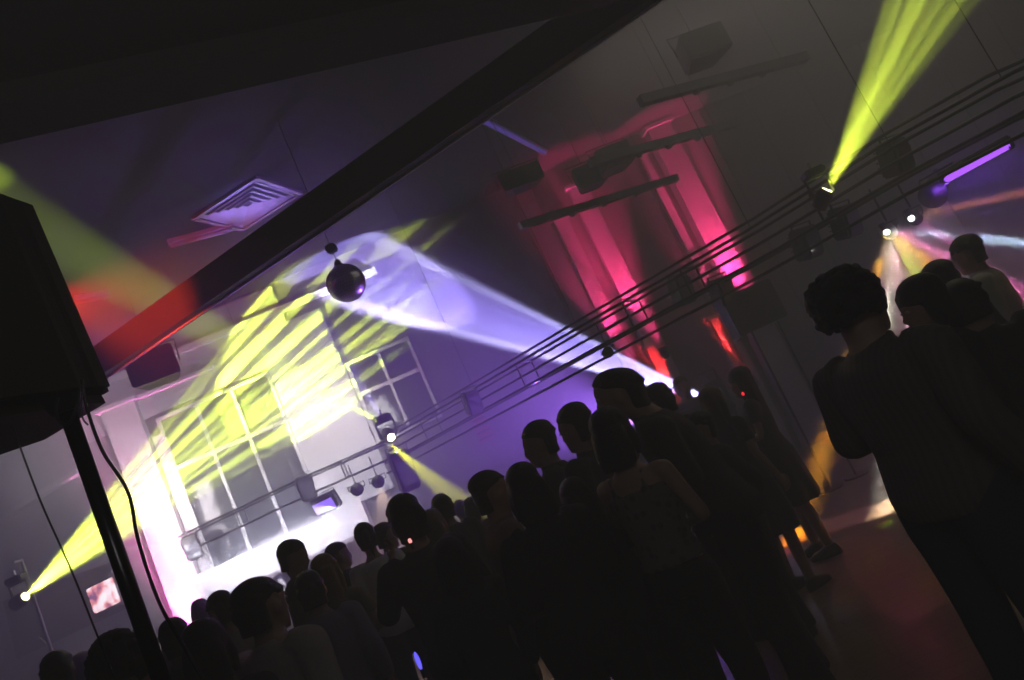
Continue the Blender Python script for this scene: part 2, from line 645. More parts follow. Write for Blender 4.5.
uplight(uA + .21, 2.15, .50, 3510, MAG, 6.0, 34, 'red lamp at the foot of the widest red column, behind the square board', E_RED)
uplight(uA2 + .06, 2.0, .42, 585, MAG, 5, 30, 'red lamp under the narrow strip left of the widest red column', E_RED)
uplight(uB + .16, 2.3, .42, 1872, MAG, 5.6, 36, 'red lamp under the middle red column', E_RED)
uplight(uB2 + .12, 2.1, .42, 1404, MAG, 5.2, 36, 'red lamp under the leftmost red column of the dark wall part', E_RED)
uplight(uD + .05, 1.3, .42, 1000, RED, 2.3, 16, 'red lamp under the thin bright red strip left of the square board', E_RED)
uplight(uE + .04, 1.3, .42, 1000, RED, 2.3, 20, 'red lamp under the thin strip behind the violet lamp', E_RED)
uplight(u1_ + .26, .8, .5, 4500, (1, .12, .55), 3.6, 44, 'pink lamp at the foot of the left column by the stage', emat('pink_lens', (1, .3, .7), 8))

# window bank over the stage
WQ = [(158, 420), (268, 374), (326, 520), (218, 566)]
wu0 = (BACK.uz(158, 420)[0] + BACK.uz(218, 566)[0]) / 2
wu1 = (BACK.uz(268, 374)[0] + BACK.uz(322, 518)[0]) / 2
wz0 = BACK.uz(240, 556)[1]
wz1 = BACK.uz(215, 398)[1]


def window(n, u0, u1, z0, z1, cols, rows, mt=M_GLASSD, fr=.05):
    w_ = struct(MB().hexa(wbox(BACK, u0, u1, z0, z1, .0, .02)).build('window_%d' % n, mt))
    mb = MB()
    mb.hexa(wbox(BACK, u0 - fr, u0, z0 - fr, z1 + fr, 0, .07)).hexa(wbox(BACK, u1, u1 + fr, z0 - fr, z1 + fr, 0, .07))
    mb.hexa(wbox(BACK, u0, u1, z0 - fr, z0, 0, .07)).hexa(wbox(BACK, u0, u1, z1, z1 + fr, 0, .07))
    for i in range(1, cols):
        u = u0 + (u1 - u0) * i / cols
        mb.hexa(wbox(BACK, u - .025, u + .025, z0, z1, .02, .06))
    for z in rows:
        mb.hexa(wbox(BACK, u0, u1, z - .03, z + .03, .02, .065))
    f_ = mb.build('window_frame', M_WHITE, w_)
    return w_


wzt = BACK.uz(247, 438)[1]
window(1, wu0, wu1, wz0, wz1, 3, [wzt])
wq0, wq1 = BACK.uz(372, 420)[0], BACK.uz(430, 395)[0]
window(2, wq0, wq1, BACK.uz(415, 425)[1], BACK.uz(385, 350)[1], 2, [BACK.uz(400, 378)[1]])

# white stage bulkhead hung below the windows, and the bar opening under it
bz0 = BACK.uz(270, 574)[1]
bz1 = BACK.uz(262, 548)[1] + .02
bu0 = u1_ + .52
bu1 = BACK.uz(372, 520)[0]
struct(MB().hexa(wbox(BACK, bu0, bu1, bz0, bz1, 0, .35)).build('trim_11', M_WHITE))
struct(MB().hexa(wbox(BACK, bu0, bu1, bz0 - .06, bz0, 0, .40)).build('trim_12', mat('grey_lip', (.25, .22, .23), .6)))
struct(MB().hexa(wbox(BACK, bu0, bu1, 0, bz0 - .06, 0, .02)).build('trim_13', mat('bar_back_wall', (.10, .05, .055), .7, var=.1)))
for k, xx in enumerate((238, 283, 330)):
    u = BACK.uz(xx, 701 - .456 * xx + 5)[0]
    struct(MB().hexa(wbox(BACK, u, u + .07, 0, bz0 - .06, .25, .32)).build('trim_%d' % (14 + k), M_WHITE))
# bright white wall strip and the yellow-washed panel beside the windows
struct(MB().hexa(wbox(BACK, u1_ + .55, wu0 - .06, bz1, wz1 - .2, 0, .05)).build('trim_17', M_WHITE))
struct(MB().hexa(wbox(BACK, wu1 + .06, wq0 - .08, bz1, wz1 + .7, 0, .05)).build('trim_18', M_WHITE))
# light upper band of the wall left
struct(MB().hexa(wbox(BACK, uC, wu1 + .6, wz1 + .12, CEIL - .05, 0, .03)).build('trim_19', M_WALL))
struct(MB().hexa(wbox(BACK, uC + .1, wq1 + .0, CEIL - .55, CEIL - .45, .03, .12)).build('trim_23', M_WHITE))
# left wall: brown board and light cornice
o = plate(LEFTW, [(6, 600), (128, 556), (136, 604), (20, 658)], 'wall_board', M_BROWN, 0, .05)
tag(o, 'dark brown board on the left wall behind the television', 'wall board')
struct(MB().hexa(wbox(LEFTW, 0, 12, LEFTW.uz(36, 502)[1], LEFTW.uz(36, 502)[1] + .08, 0, .15)).build('trim_21', M_WHITE))
struct(MB().hexa(wbox(LEFTW, 0, 12, 0, LEFTW.uz(60, 662)[1], 0, .06)).build('trim_22', mat('lower_panel', (.5, .46, .47), .7)))

# small grille far back between the beams, its red light put into the colour
g = plate(BACK, [(468, 414), (481, 408), (494, 438), (481, 444)], 'wall_grille', mat('red_lit_panel', (.55, .16, .14), .6), 0, .05)
tag(g, 'small upright red-lit grille on the back wall below the violet beam', 'grille')
for k in range(5):
    f0, f1 = k / 5 + .06, k / 5 + .12
    A_ = [(468 + 13 * f0 * 0 + 13 * q, 414 - 6 * q) for q in (0, 1)]
    y0 = [(468 + 13 * f0, 414 + 30 * f0), (481 + 13 * f0, 408 + 30 * f0), (481 + 13 * f1, 408 + 30 * f1), (468 + 13 * f1, 414 + 30 * f1)]
    plate(BACK, y0, 'slat', M_BLACK, .05, .07, g)

# ------------------------------------------------------------------ ceiling fittings


def ceiling_vent(px, label, group):
    P = [at_z(x, y, CEIL) for x, y in px]
    c = sum(P, Vector()) / 4
    ax = ((P[1] - P[0]) + (P[2] - P[3])).normalized()
    ay = Vector((-ax.y, ax.x, 0))
    if ay.dot(P[2] - P[1]) < 0: ay = -ay
    sx = ((P[1] - P[0]).length + (P[2] - P[3]).length) / 4
    sy = ((P[2] - P[1]).length + (P[3] - P[0]).length) / 4
    t = thing('ceiling_vent', (c.x, c.y, CEIL), label, 'ceiling vent', group)

    def frame(mb, k0, k1, z0, z1):
        for (a0, b0), (a1, b1) in (((-1, -1), (1, -1)), ((1, -1), (1, 1)), ((1, 1), (-1, 1)), ((-1, 1), (-1, -1))):
            def q(a_, b_, k, z): return ax * a_ * k * sx + ay * b_ * k * sy + Vector((0, 0, z))
            v = [q(a0, b0, k0, z0), q(a1, b1, k0, z0), q(a1, b1, k1, z1), q(a0, b0, k1, z1)]
            v += [x + Vector((0, 0, .015)) for x in v]
            mb.hexa(v)
    mb = MB(); frame(mb, 1, .9, -.04, -.04); frame(mb, 1.0, .995, -.04, .0)
    mb.build('frame', M_DIFF, t)
    mb = MB()
    for k in range(5):
        q = .86 - k * .165
        frame(mb, q, q - .12, -.03, .0)
    mb.build('louver', M_DIFF, t)
    MB().add([ax * a_ * .88 * sx + ay * b_ * .88 * sy + Vector((0, 0, -.004)) for a_, b_ in ((-1, -1), (1, -1), (1, 1), (-1, 1))], [[0, 1, 2, 3]]).build('backing', mat('vent_dark', (.08, .08, .09), .8), t)
    return t


ceiling_vent([(190, 218), (255, 175), (302, 191), (242, 229)], 'large square ceiling vent with nested louvers above the dark girder', 'square ceiling vents')
ceiling_vent([(238, 303), (262, 287), (284, 290), (262, 306)], 'pale ceiling vent just below the girder, left of the mirror ball', 'square ceiling vents')
ceiling_vent([(556, 205), (590, 183), (606, 180), (574, 206)], 'dim bluish ceiling vent left of the lowest hanging batten', 'square ceiling vents')


def ceiling_tube(p0, p1, em, label):
    a_, b_ = at_z(*p0, CEIL - .07), at_z(*p1, CEIL - .07)
    c = (a_ + b_) / 2
    t = thing('fluorescent_light', (c.x, c.y, CEIL), label, 'ceiling light', 'tube lights on the ceiling')
    d = (b_ - a_) / 2
    n = Vector((-d.y, d.x, 0)).normalized()
    v = []
    for z in (-.05, 0):
        v += [-d * 1.03 - n * .06 + Vector((0, 0, z)), d * 1.03 - n * .06 + Vector((0, 0, z)), d * 1.03 + n * .06 + Vector((0, 0, z)), -d * 1.03 + n * .06 + Vector((0, 0, z))]
    MB().hexa(v).build('housing', M_DIFF, t)
    MB().tube([-d + Vector((0, 0, -.075)), d + Vector((0, 0, -.075))], .028, 10).build('tube', em, t, True)
    return t


ceiling_tube((485, 122), (545, 153), emat('dim_violet_tube', (.28, .16, .95), .5), 'violet glowing ceiling tube just right of the girder')
ceiling_tube((170, 246), (232, 229), mat('unlit_tube', (.7, .7, .72), .3), 'unlit pale ceiling tube left below the large square vent')
ceiling_tube((232, 318), (300, 296), mat('unlit_tube', (.7, .7, .72), .3), 'unlit pale ceiling tube below the girder and left of the mirror ball')
ceiling_tube((76, 302), (108, 296), mat('pink_tube', (.6, .25, .3), .4), 'pinkish ceiling tube right of the loudspeaker')

# hanging battens: dark rails with lamp boxes
for (p0, p1, bx_, lb) in (((520, 226), (677, 178), (588, 178), 'dark hanging batten nearest the red columns, lowest of the three'),
                          ((590, 163), (736, 123), (606, 161), 'dark hanging batten in the middle of the three over the red wall'),
                          ((640, 101), (806, 57), (700, 50), 'dark hanging batten highest of the three over the red wall')):
    a_, b_ = at_z(*p0, 4.5), at_z(*p1, 4.5)
    t = thing('hanging_batten', (a_.x, a_.y, 4.5), lb, 'lighting batten', 'battens hanging over the dance floor')
    d = b_ - a_
    n = Vector((-d.y, d.x, 0)).normalized() * .045
    v = []
    for z in (-.05, .05):
        v += [-n + Vector((0, 0, z)), d - n + Vector((0, 0, z)), d + n + Vector((0, 0, z)), n + Vector((0, 0, z))]
    MB().hexa(v).build('rail', M_BLACK, t)
    for k in (.15, .85):
        MB().tube([d * k + Vector((0, 0, .05)), d * k + Vector((0, 0, CEIL - 4.5))], .003, 6).build('hanger', M_BLACK, t)
    for k in (.3, .5, .7):
        MB().tube([d * k + Vector((0, 0, -.05)), d * k + Vector((0, 0, -.09))], [.05, .03], 10).build('socket', M_BLACK, t)


def boxspk(px, py, z, size, rz, label, name='hanging_speaker', cat='loudspeaker', group=None, tilt=.25, mt=None):
    """wedge loudspeaker hung from the ceiling"""
    c = at_z(px, py, z)
    t = thing(name, c, label, cat, group, (tilt, 0, rz))
    sx, sy, sz = size
    v = [(-sx / 2, -sy / 2, -sz / 2), (sx / 2, -sy / 2, -sz / 2), (sx * .33, sy / 2, -sz / 2), (-sx * .33, sy / 2, -sz / 2)]
    v += [(x, y, sz / 2) for x, y, _ in v]
    bm = bmesh.new()
    vv = [bm.verts.new(q) for q in v]
    for f in ([3, 2, 1, 0], [4, 5, 6, 7], [0, 1, 5, 4], [1, 2, 6, 5], [2, 3, 7, 6], [3, 0, 4, 7]):
        bm.faces.new([vv[i] for i in f])
    bmesh.ops.bevel(bm, geom=bm.edges[:], offset=.02, segments=2, affect='EDGES')
    me = bpy.data.meshes.new('cabinet'); bm.to_mesh(me); bm.free()
    me.materials.append(mt or M_BLACK)
    cb = bpy.data.objects.new('cabinet', me); C.objects.link(cb); cb.parent = t
    MB().box((0, -sy / 2 - .005, 0), (sx * .88, .012, sz * .9), bev=.004).build('grille', M_GRILLE, t)
    MB().tube([(-sx / 2 - .01, 0, 0), (-sx / 2 - .03, 0, sz / 2 + .08), (sx / 2 + .03, 0, sz / 2 + .08), (sx / 2 + .01, 0, 0)], .012, 6).build('bracket', M_BLACKM, t)
    MB().tube([(0, 0, sz / 2 + .08), (0, 0, CEIL - c.z)], .006, 6).build('hanger', M_BLACKM, t)
    return t


boxspk(155, 368, 4.75, (.62, .4, .42), .3, 'grey-black wedge loudspeaker hanging under the girder above the left column', tilt=0)
boxspk(612, 160, 4.75, (.5, .35, .3), .2, 'dark lamp box hanging at the left end of the middle batten', 'lamp_box', 'lamp box', 'lamp boxes hanging over the hall', 0)
boxspk(588, 178, 4.75, (.45, .3, .3), .2, 'dark lamp box hanging left of the red columns between two battens', 'lamp_box', 'lamp box', 'lamp boxes hanging over the hall', 0)
boxspk(700, 50, 4.95, (.55, .4, .32), .2, 'dark lamp box hanging at the top above the highest batten', 'lamp_box', 'lamp box', 'lamp boxes hanging over the hall', 0)
boxspk(520, 180, 5.0, (.6, .3, .25), .2, 'dim greenish lamp box hanging right of the girder', 'lamp_box', 'lamp box', 'lamp boxes hanging over the hall', 0)

# mirror ball
bc = at_d(346, 283, 7.4)
t = thing('mirror_ball', bc, 'mirrored disco ball hanging in the crossing light beams', 'mirror ball')
mb = MB()
rr = .2
nr = 20
for i in range(nr):
    th0, th1 = PI * i / nr, PI * (i + 1) / nr
    nk = max(4, int(2 * nr * math.sin((th0 + th1) / 2)))
    for k in range(nk):
        q0, q1 = 2 * PI * (k + .04) / nk, 2 * PI * (k + .96) / nk
        tt0, tt1 = th0 + .04 * PI / nr, th1 - .04 * PI / nr
        v = [Vector((math.sin(t_) * math.cos(q_), math.sin(t_) * math.sin(q_), math.cos(t_))) * rr for t_, q_ in ((tt0, q0), (tt1, q0), (tt1, q1), (tt0, q1))]
        mb.add(v, [[0, 1, 2, 3]])
mb.build('mirror_tiles', M_MIRROR, t)
MB().ell((0, 0, 0), (rr - .006,) * 3, seg=24, nr=16).build('core', M_BLACK, t, True)
MB().tube([(0, 0, rr - .01), (0, 0, rr + .06)], [.05, .03], 12).build('cap', M_BLACK, t)
MB().tube([(0, 0, rr + .05), (0, 0, rr + .16)], .006, 6).build('chain', M_BLACK, t)
MB().box((0, 0, rr + .2), (.11, .11, .09), bev=.015).build('motor', M_BLACK, t)
MB().tube([(0, 0, rr + .24), (0, 0, CEIL - bc.z)], .006, 6).build('hanger', M_STEEL, t)

# ------------------------------------------------------------------ the lighting truss
TR = [at_z(x, y, 2.6) for x, y in ((1150, 40), (1015, 100), (900, 162), (760, 246), (585, 343), (480, 402), (390, 452))]
TRL = [at_z(x, y, 2.6) for x, y in ((390, 452), (300, 492), (188, 545))]


def truss(path, offs, label, rad=.016):
    base = path[0]
    t = thing('lighting_truss', (base.x, base.y, 2.6), label, 'lighting truss', 'truss pipes around the dance floor')
    ns = []
    for i, p_ in enumerate(path):
        d = (path[min(i + 1, len(path) - 1)] - path[max(i - 1, 0)]).normalized()
        ns.append(Vector((-d.y, d.x, 0)))
    for h, z in offs:
        MB().tube([p_ - base + ns[i] * h + Vector((0, 0, z)) for i, p_ in enumerate(path)], rad, 8).build('pipe', M_BLACKM, t, True)
    for i in range(len(path) - 1):
        L = (path[i + 1] - path[i]).length
        for k in range(1, int(L / 1.1) + 1):
            f = k / (int(L / 1.1) + 1)
            c_ = path[i].lerp(path[i + 1], f) - base
            n_ = ns[i]
            q = [c_ + n_ * h + Vector((0, 0, z)) for h, z in ((offs[0]), (offs[1]), (offs[2]), (offs[3]))]
            MB().tube([q[0], q[1], q[3], q[2], q[0]], .012, 6).build('spreader', M_BLACKM, t)
    for i in range(1, len(path) - 1):
        MB().tube([path[i] - base + Vector((0, 0, .2)), path[i] - base + Vector((0, 0, CEIL - 2.6))], .005, 5).build('wire', M_BLACKM, t)
    return t


truss(TR, ((-.16, .16), (.16, .17), (-.16, -.12), (.16, -.13), (0, .02), (-.2, .30), (.2, -.28)), 'long dark pipe truss sloping across the right of the hall')
truss(TRL, ((-.14, .15), (.14, .16), (-.14, -.08), (.14, -.10)), 'dark pipe truss in front of the white stage')


def par_can(px, py, d, aim, label, lens=None, s=1.0, group='stage lamps on the truss', hang=0):
    c = at_d(px, py, d) if not isinstance(px, Vector) else px
    dirv = (Vector(aim) - c).normalized()
    q = dirv.to_track_quat('-Z', 'Y').to_euler()
    t = thing('stage_lamp', c, label, 'stage lamp', group, q)
    MB().tube([(0, 0, .2 * s), (0, 0, .17 * s), (0, 0, -.02 * s), (0, 0, -.12 * s)], [.05 * s, .085 * s, .1 * s, .115 * s], 16).build('housing', M_BLACK, t, True)
    MB().tube([(0, 0, -.105 * s), (0, 0, -.112 * s)], .095 * s, 16).build('lens', lens or M_GLASSD, t)
    MB().tube([(-.12 * s, 0, 0), (-.15 * s, 0, .1 * s), (-.15 * s, .06 * s, .28 * s), (.15 * s, .06 * s, .28 * s), (.15 * s, 0, .1 * s), (.12 * s, 0, 0)], .011 * s, 6).build('yoke', M_BLACKM, t)
    MB().box((0, .06 * s, .31 * s), (.05 * s, .05 * s, .07 * s), bev=.008 * s).build('clamp', M_STEEL, t)
    if hang:
        iq = q.to_matrix().inverted()
        a0 = Vector((0, .06 * s, .33 * s))
        MB().tube([a0, a0 + iq @ Vector((0, 0, hang))], .01, 6).build('drop_rod', M_BLACKM, t)
    return t


def box_lamp(px, py, d, label, size=(.22, .2, .34), rz=0.4, lens=None, group='stage lamps on the truss'):
    """flood or scanner box hung under the pipes"""
    c = at_d(px, py, d)
    t = thing('flood_lamp', c, label, 'stage lamp', group, (.25, 0, rz))
    MB().box((0, 0, 0), size, bev=.02).build('housing', M_BLACK, t)
    MB().box((0, -size[1] / 2 - .004, -.02), (size[0] * .8, .01, size[2] * .6)).build('lens', lens or M_GLASSD, t)
    mb = MB()
    for k in range(5):
        mb.box((0, size[1] / 2 + .01, -size[2] * .3 + k * size[2] * .15), (size[0] * .9, .02, .01))
    mb.build('cooling_fins', M_BLACKM, t)
    MB().tube([(-size[0] / 2 - .01, 0, 0), (-size[0] / 2 - .02, 0, size[2] * .62), (size[0] / 2 + .02, 0, size[2] * .62), (size[0] / 2 + .01, 0, 0)], .01, 6).build('yoke', M_BLACKM, t)
    return t


def moving_head(c, aim, label, lens, s=1.0, stand=None):
    dirv = (Vector(aim) - c).normalized()
    q = dirv.to_track_quat('-Z', 'Y').to_euler()
    c2 = c - dirv * .10 * s
    t = thing('moving_head_light', c2, label, 'moving head light', 'moving head lights')
    RM = dirv.to_track_quat('-Z', 'Y').to_matrix()
    h = MB().tube([RM @ Vector((0, 0, z)) for z in (.19 * s, .17 * s, 0, -.06 * s)], [.05 * s, .1 * s, .1 * s, .075 * s], 16).build('head', M_BLACK, t, True)
    MB().tube([RM @ Vector((0, 0, -.055 * s)), RM @ Vector((0, 0, -.064 * s))], .06 * s, 16).build('lens', lens, h)
    up = .24 * s
    MB().tube([(-.13 * s, 0, 0), (-.14 * s, 0, up), (.14 * s, 0, up), (.13 * s, 0, 0)], .022 * s, 8).build('yoke', M_BLACK, t)
    MB().box((0, 0, up + .06 * s), (.26 * s, .2 * s, .1 * s), bev=.015).build('base', M_BLACK, t)
    MB().tube([(0, 0, up + .1 * s), (0, 0, up + .2 * s)], .02 * s, 8).build('clamp', M_STEEL, t)
    return t


moving_head(P_Y2, at_d(470, 500, 8), 'moving head light on the truss throwing a short yellow beam down to the crowd', E_YEL, .9)
moving_head(P_Y3, at_d(918, 20, 5.6), 'moving head light on the right truss throwing a yellow beam up', E_YEL, .7)
moving_head(P_Y1, at_d(390, 300, 7.6), 'moving head light at the far left throwing the long yellow fan', E_YEL, .8)
# stand under the far left lamp
pz = P_Y1
t = thing('lamp_stand', (pz.x - .02, pz.y + .12, 0), 'tripod stand carrying the far left moving head', 'lamp stand')
MB().tube([(0, 0, .1), (0, 0, pz.z + .44)], [.025, .018], 10).build('pole', M_STEEL, t)
MB().tube([(0, 0, pz.z + .42), (0, -.14, pz.z + .42)], .018, 8).build('hook_arm', M_STEEL, t)
for k in range(3):
    an = 2 * PI * k / 3 + .4
    MB().tube([(0, 0, .7), (.5 * math.cos(an), .5 * math.sin(an), .02)], .014, 6).build('leg', M_STEEL, t)

for px, py, d, lb in ((895, 158, 6.35, 'black flood box on the right truss just under the upper pipe'),
                      (845, 222, 6.9, 'black flood box on the right truss below the yellow beam'),
                      (806, 243, 7.0, 'small black flood box on the truss left of the yellow beam lamp'),
                      (722, 292, 7.8, 'black flood box on the truss over the square board'),
                      (682, 291, 8.2, 'black flood box on the truss in front of the red wall'),
                      (306, 488, 10.9, 'black flood box at the bend of the truss before the white stage'),
                      (192, 547, 11.0, 'black flood box at the left end of the stage truss'),
                      (472, 402, 9.6, 'dim flood box on the truss within the violet haze')):
    box_lamp(px, py, d, lb, (.2, .2, .3) if px > 320 else (.22, .2, .36))
box_lamp(404, 470, 10.0, 'tall dark scanner box hanging beside the short yellow beam', (.26, .24, .55))
par_can(935, 190, 6.4, at_d(880, 330, 5), 'black stage lamp under the violet tube', None, 1.0)
par_can(890, 231, 6.75, at_d(905, 330, 5), 'stage lamp throwing the fan of coloured rays over the curly-haired man', E_WHT, .55, hang=.35)
par_can(915, 217, 6.65, at_d(960, 330, 5), 'small stage lamp with a bright lens up right of the ray fan', E_WHT, .5, hang=.3)
par_can(608, 352, 8.6, at_d(560, 420, 4), 'small truss lamp with a white glint above the violet beam', E_VIO, .6, hang=.3)
par_can(357, 489, 10.6, at_d(362, 560, 5.5), 'left one of two warm lamps pointing down beside the stage', E_WARM, .8, hang=.3)
par_can(378, 481, 10.6, at_d(385, 560, 5.5), 'right one of two warm lamps pointing down beside the stage', E_WARM, .8, hang=.3)
spot('warm_spot', at_d(379, 486, 10.4), at_d(402, 560, 8.5), 700, (1, .7, .5), 26, .5)
spot('warm_spot', at_d(358, 494, 10.4), at_d(366, 560, 8.8), 400, (1, .6, .6), 22, .5)
box_lamp(326, 503, 10.9, 'black lamp box with a purple glowing face right of the stage front', (.42, .14, .26), -.3, emat('purple_lens', (.30, .16, 1), 3.0))
for c_, lb in ((P_E1 + Vector((0, .03, 0)), 'glowing glass bulb where the fan of coloured rays starts'), (P_E2 + Vector((0, .03, 0)), 'smaller glowing glass bulb up right of the ray fan')):
    t = thing('effect_bulb', c_, lb, 'effect light', 'bulbs of the ray effects')
    MB().ell((0, .04, 0), (.026, .026, .026)).build('bulb', E_WHT, t, True)
    MB().tube([(0, .05, .02), (0, .05, .09)], [.022, .03], 10).build('socket', M_BLACK, t)
# violet lamps on a stand behind the crowd
moving_head(P_V1, at_d(360, 250, 8.5), 'moving head light behind the crowd throwing the broad violet-white beam', E_VIO, 1.0)
t = thing('lamp_stand', (P_V1.x + .2, P_V1.y + .1, 0), 'tripod stand carrying the violet moving head behind the crowd', 'lamp stand')
MB().tube([(0, 0, .1), (0, 0, P_V1.z + .45)], [.025, .018], 10).build('pole', M_BLACKM, t)
MB().tube([(0, 0, P_V1.z + .44), (-.25, -.1, P_V1.z + .44)], .018, 8).build('hook_arm', M_BLACKM, t)
for k in range(3):
    an = 2 * PI * k / 3 + .4
    MB().tube([(0, 0, .7), (.5 * math.cos(an), .5 * math.sin(an), .02)], .014, 6).build('leg', M_BLACKM, t)

# glowing violet tube on the right truss
a_, b_ = at_d(944, 181, 6.2), at_d(1010, 145, 5.9)
t = thing('violet_tube_light', a_, 'glowing violet tube light on the right truss', 'tube light')
d = b_ - a_
MB().tube([Vector(), d], .027, 12).build('tube', E_TUBE, t, True)
MB().tube([Vector((0, 0, .06)) - d * .03, d * 1.03 + Vector((0, 0, .06))], .025, 8).build('housing', M_BLACKM, t)
for k in (0, 1):
    MB().box(d * k + Vector((0, 0, .02)), (.05, .05, .11), bev=.01).build('end_cap', M_BLACK, t)
l = area('violet_tube_glow', (a_ + b_) / 2 + Vector((0, .06, -.04)), (a_ + b_) / 2 + Vector((.6, 2, -1.4)), 9, (.3, .08, 1), .7, .05)

# square board on two poles
c0 = at_d(751, 309, 8.6)
t = thing('board_on_poles', (c0.x, c0.y, 0), 'dark square loudspeaker panel raised on two thin poles', 'loudspeaker')
rz = Matrix.Rotation(.25, 3, 'Z')
MB().box((0, 0, c0.z), (.66, .22, .48), rz, .015).build('cabinet', M_SCREEN, t)
MB().box(Vector((0, 0, c0.z)) + rz @ Vector((0, -.115, 0)), (.6, .012, .42), rz, .004).build('grille', M_GRILLE, t)
for sx in (-.13, .22):
    q = rz @ Vector((sx, 0, 0))
    MB().tube([(q.x, q.y, .02), (q.x, q.y, c0.z - .23)], .014, 8).build('pole', M_BLACKM, t)
    MB().tube([(q.x, q.y, 0), (q.x, q.y, .02)], .14, 16).build('base', M_BLACKM, t)

# television on the left wall
c0 = at_d(106, 596, LEFTW.hit(105, 595).y - .8)
tv = thing('television', c0, 'small television with a bright pink and white picture on the left wall', 'television', rot=(0, 0, math.atan2(LEFTW.d.y, LEFTW.d.x) + PI + .15 if LEFTW.d.x < 0 else 0))


def tv_nodes(t, bs, tc):
    n = t.nodes.new('ShaderNodeTexNoise')
    n.inputs['Scale'].default_value = 5
    t.links.new(tc.outputs['Object'], n.inputs['Vector'])
    r = t.nodes.new('ShaderNodeValToRGB')
    e = r.color_ramp.elements
    e[0].position = .38; e[0].color = (.18, .08, .2, 1)
    e[1].position = .62; e[1].color = (1, .93, .97, 1)
    x = e.new(.48); x.color = (.9, .3, .32, 1)
    x = e.new(.53); x.color = (1, .7, .8, 1)
    t.links.new(n.outputs['Fac'], r.inputs[0])
    t.links.new(r.outputs[0], bs.inputs['Emission Color'])
    bs.inputs['Emission Strength'].default_value = 3.5


M_TVS = mat('tv_picture', (.02, .02, .02), .2, nodes=tv_nodes)
MB().box((0, .12, 0), (.62, .3, .5), bev=.04).build('cabinet', mat('tv_shell', (.16, .12, .14), .5), tv)
MB().box((0, -.04, .02), (.5, .03, .37), bev=.012).build('screen', M_TVS, tv)
MB().tube([(0, .2, .25), (0, .3, .42), (0, .7, .42)], .02, 8).build('bracket', M_STEEL, tv)
MB().box((0, -.035, -.215), (.5, .03, .03)).build('speaker_strip', M_BLACK, tv)

# slim pale microphone stand by the left wall
c0 = at_d(48, 640, 9.5)
t = thing('microphone_stand', (c0.x, c0.y, 0), 'slim silver stand below the far left lamp', 'stand')
MB().tube([(0, 0, .02), (0, 0, c0.z - .12)], .012, 8).build('pole', M_CHROME, t)
MB().tube([(0, 0, 0), (0, 0, .03)], .15, 16).build('base', M_STEEL, t)
MB().tube([(-.1, 0, c0.z + .08), (0, 0, c0.z - .1), (.06, 0, c0.z - .2)], .012, 8).build('boom', M_CHROME, t)

# ------------------------------------------------------------------ PA loudspeaker on its stand, left foreground
D0 = 1.55
hb = at_d(52, 405, D0)           # top of the pole
pb = at_d(166, 690, D0)
zt = hb.z
base = Vector((at_d(114, 545, D0).x, at_d(110, 545, D0).y, 0))
spk = thing('pa_loudspeaker', (base.x, base.y, zt), 'large black loudspeaker on the pole at the left edge', 'loudspeaker', rot=(R(4), 0, R(-18)))
pr = [(-.38, -.20), (-.02, -.20), (-.02, .1), (-.05, .2), (-.31, .2), (-.38, .1)]
bm = bmesh.new()
lo = [bm.verts.new((x, y, 0.0)) for x, y in pr]
hi = [bm.verts.new((x, y, .55)) for x, y in pr]
bm.faces.new(lo[::-1]); bm.faces.new(hi)
for i in range(6):
    bm.faces.new([lo[i], lo[(i + 1) % 6], hi[(i + 1) % 6], hi[i]])
bmesh.ops.bevel(bm, geom=bm.edges[:], offset=.03, segments=3, affect='EDGES')
me = bpy.data.meshes.new('cabinet'); bm.to_mesh(me); bm.free(); me.materials.append(M_BLACK)
cb = bpy.data.objects.new('cabinet', me); C.objects.link(cb); cb.parent = spk
MB().box((-.17, -.205, .27), (.28, .012, .46), bev=.005).build('rear_panel', M_BLACK, spk)
MB().box((-.17, -.213, .16), (.16, .012, .14), bev=.004).build('amplifier_plate', M_BLACKM, spk)
MB().tube([(-.15, -.22, .09), (-.15, -.228, .09)], .007, 8).build('indicator_light', E_LED, spk)
for k in range(3):
    MB().tube([(-.22 + .05 * k, -.22, .19), (-.22 + .05 * k, -.238, .19)], .010, 10).build('knob', M_STEEL, spk)
MB().tube([(-.23, -.205, .40), (-.23, -.25, .40), (-.12, -.25, .40), (-.12, -.205, .40)], .010, 8).build('handle', M_BLACKM, spk)
MB().tube([(0, 0, -.03), (0, 0, .0)], [.03, .04], 12).build('pole_cup', M_BLACKM, spk)
st = thing('loudspeaker_stand', (base.x, base.y, 0), 'black tripod pole under the large loudspeaker at left', 'loudspeaker stand')
MB().tube([(0, 0, 1.25), (0, 0, zt - .02)], .0175, 14).build('upper_pole', mat('satin_black_pole', (.05, .05, .055), .22, metal=.9), st, True)
MB().tube([(0, 0, .15), (0, 0, 1.25)], .0225, 14).build('lower_pole', MATS['satin_black_pole'], st, True)
MB().tube([(0, 0, 1.2), (0, 0, 1.29)], .032, 12).build('collar', M_BLACK, st)
MB().tube([(.02, 0, 1.25), (.07, 0, 1.25)], [.008, .018], 8).build('knob', M_BLACK, st)
for k in range(3):
    an = 2 * PI * k / 3 + .9
    MB().tube([(0, 0, .75), (.55 * math.cos(an), .55 * math.sin(an), .03)], .014, 8).build('leg', M_BLACKM, st)
    MB().ell((.55 * math.cos(an), .55 * math.sin(an), .02), (.025, .025, .02)).build('foot', M_RUB, st)


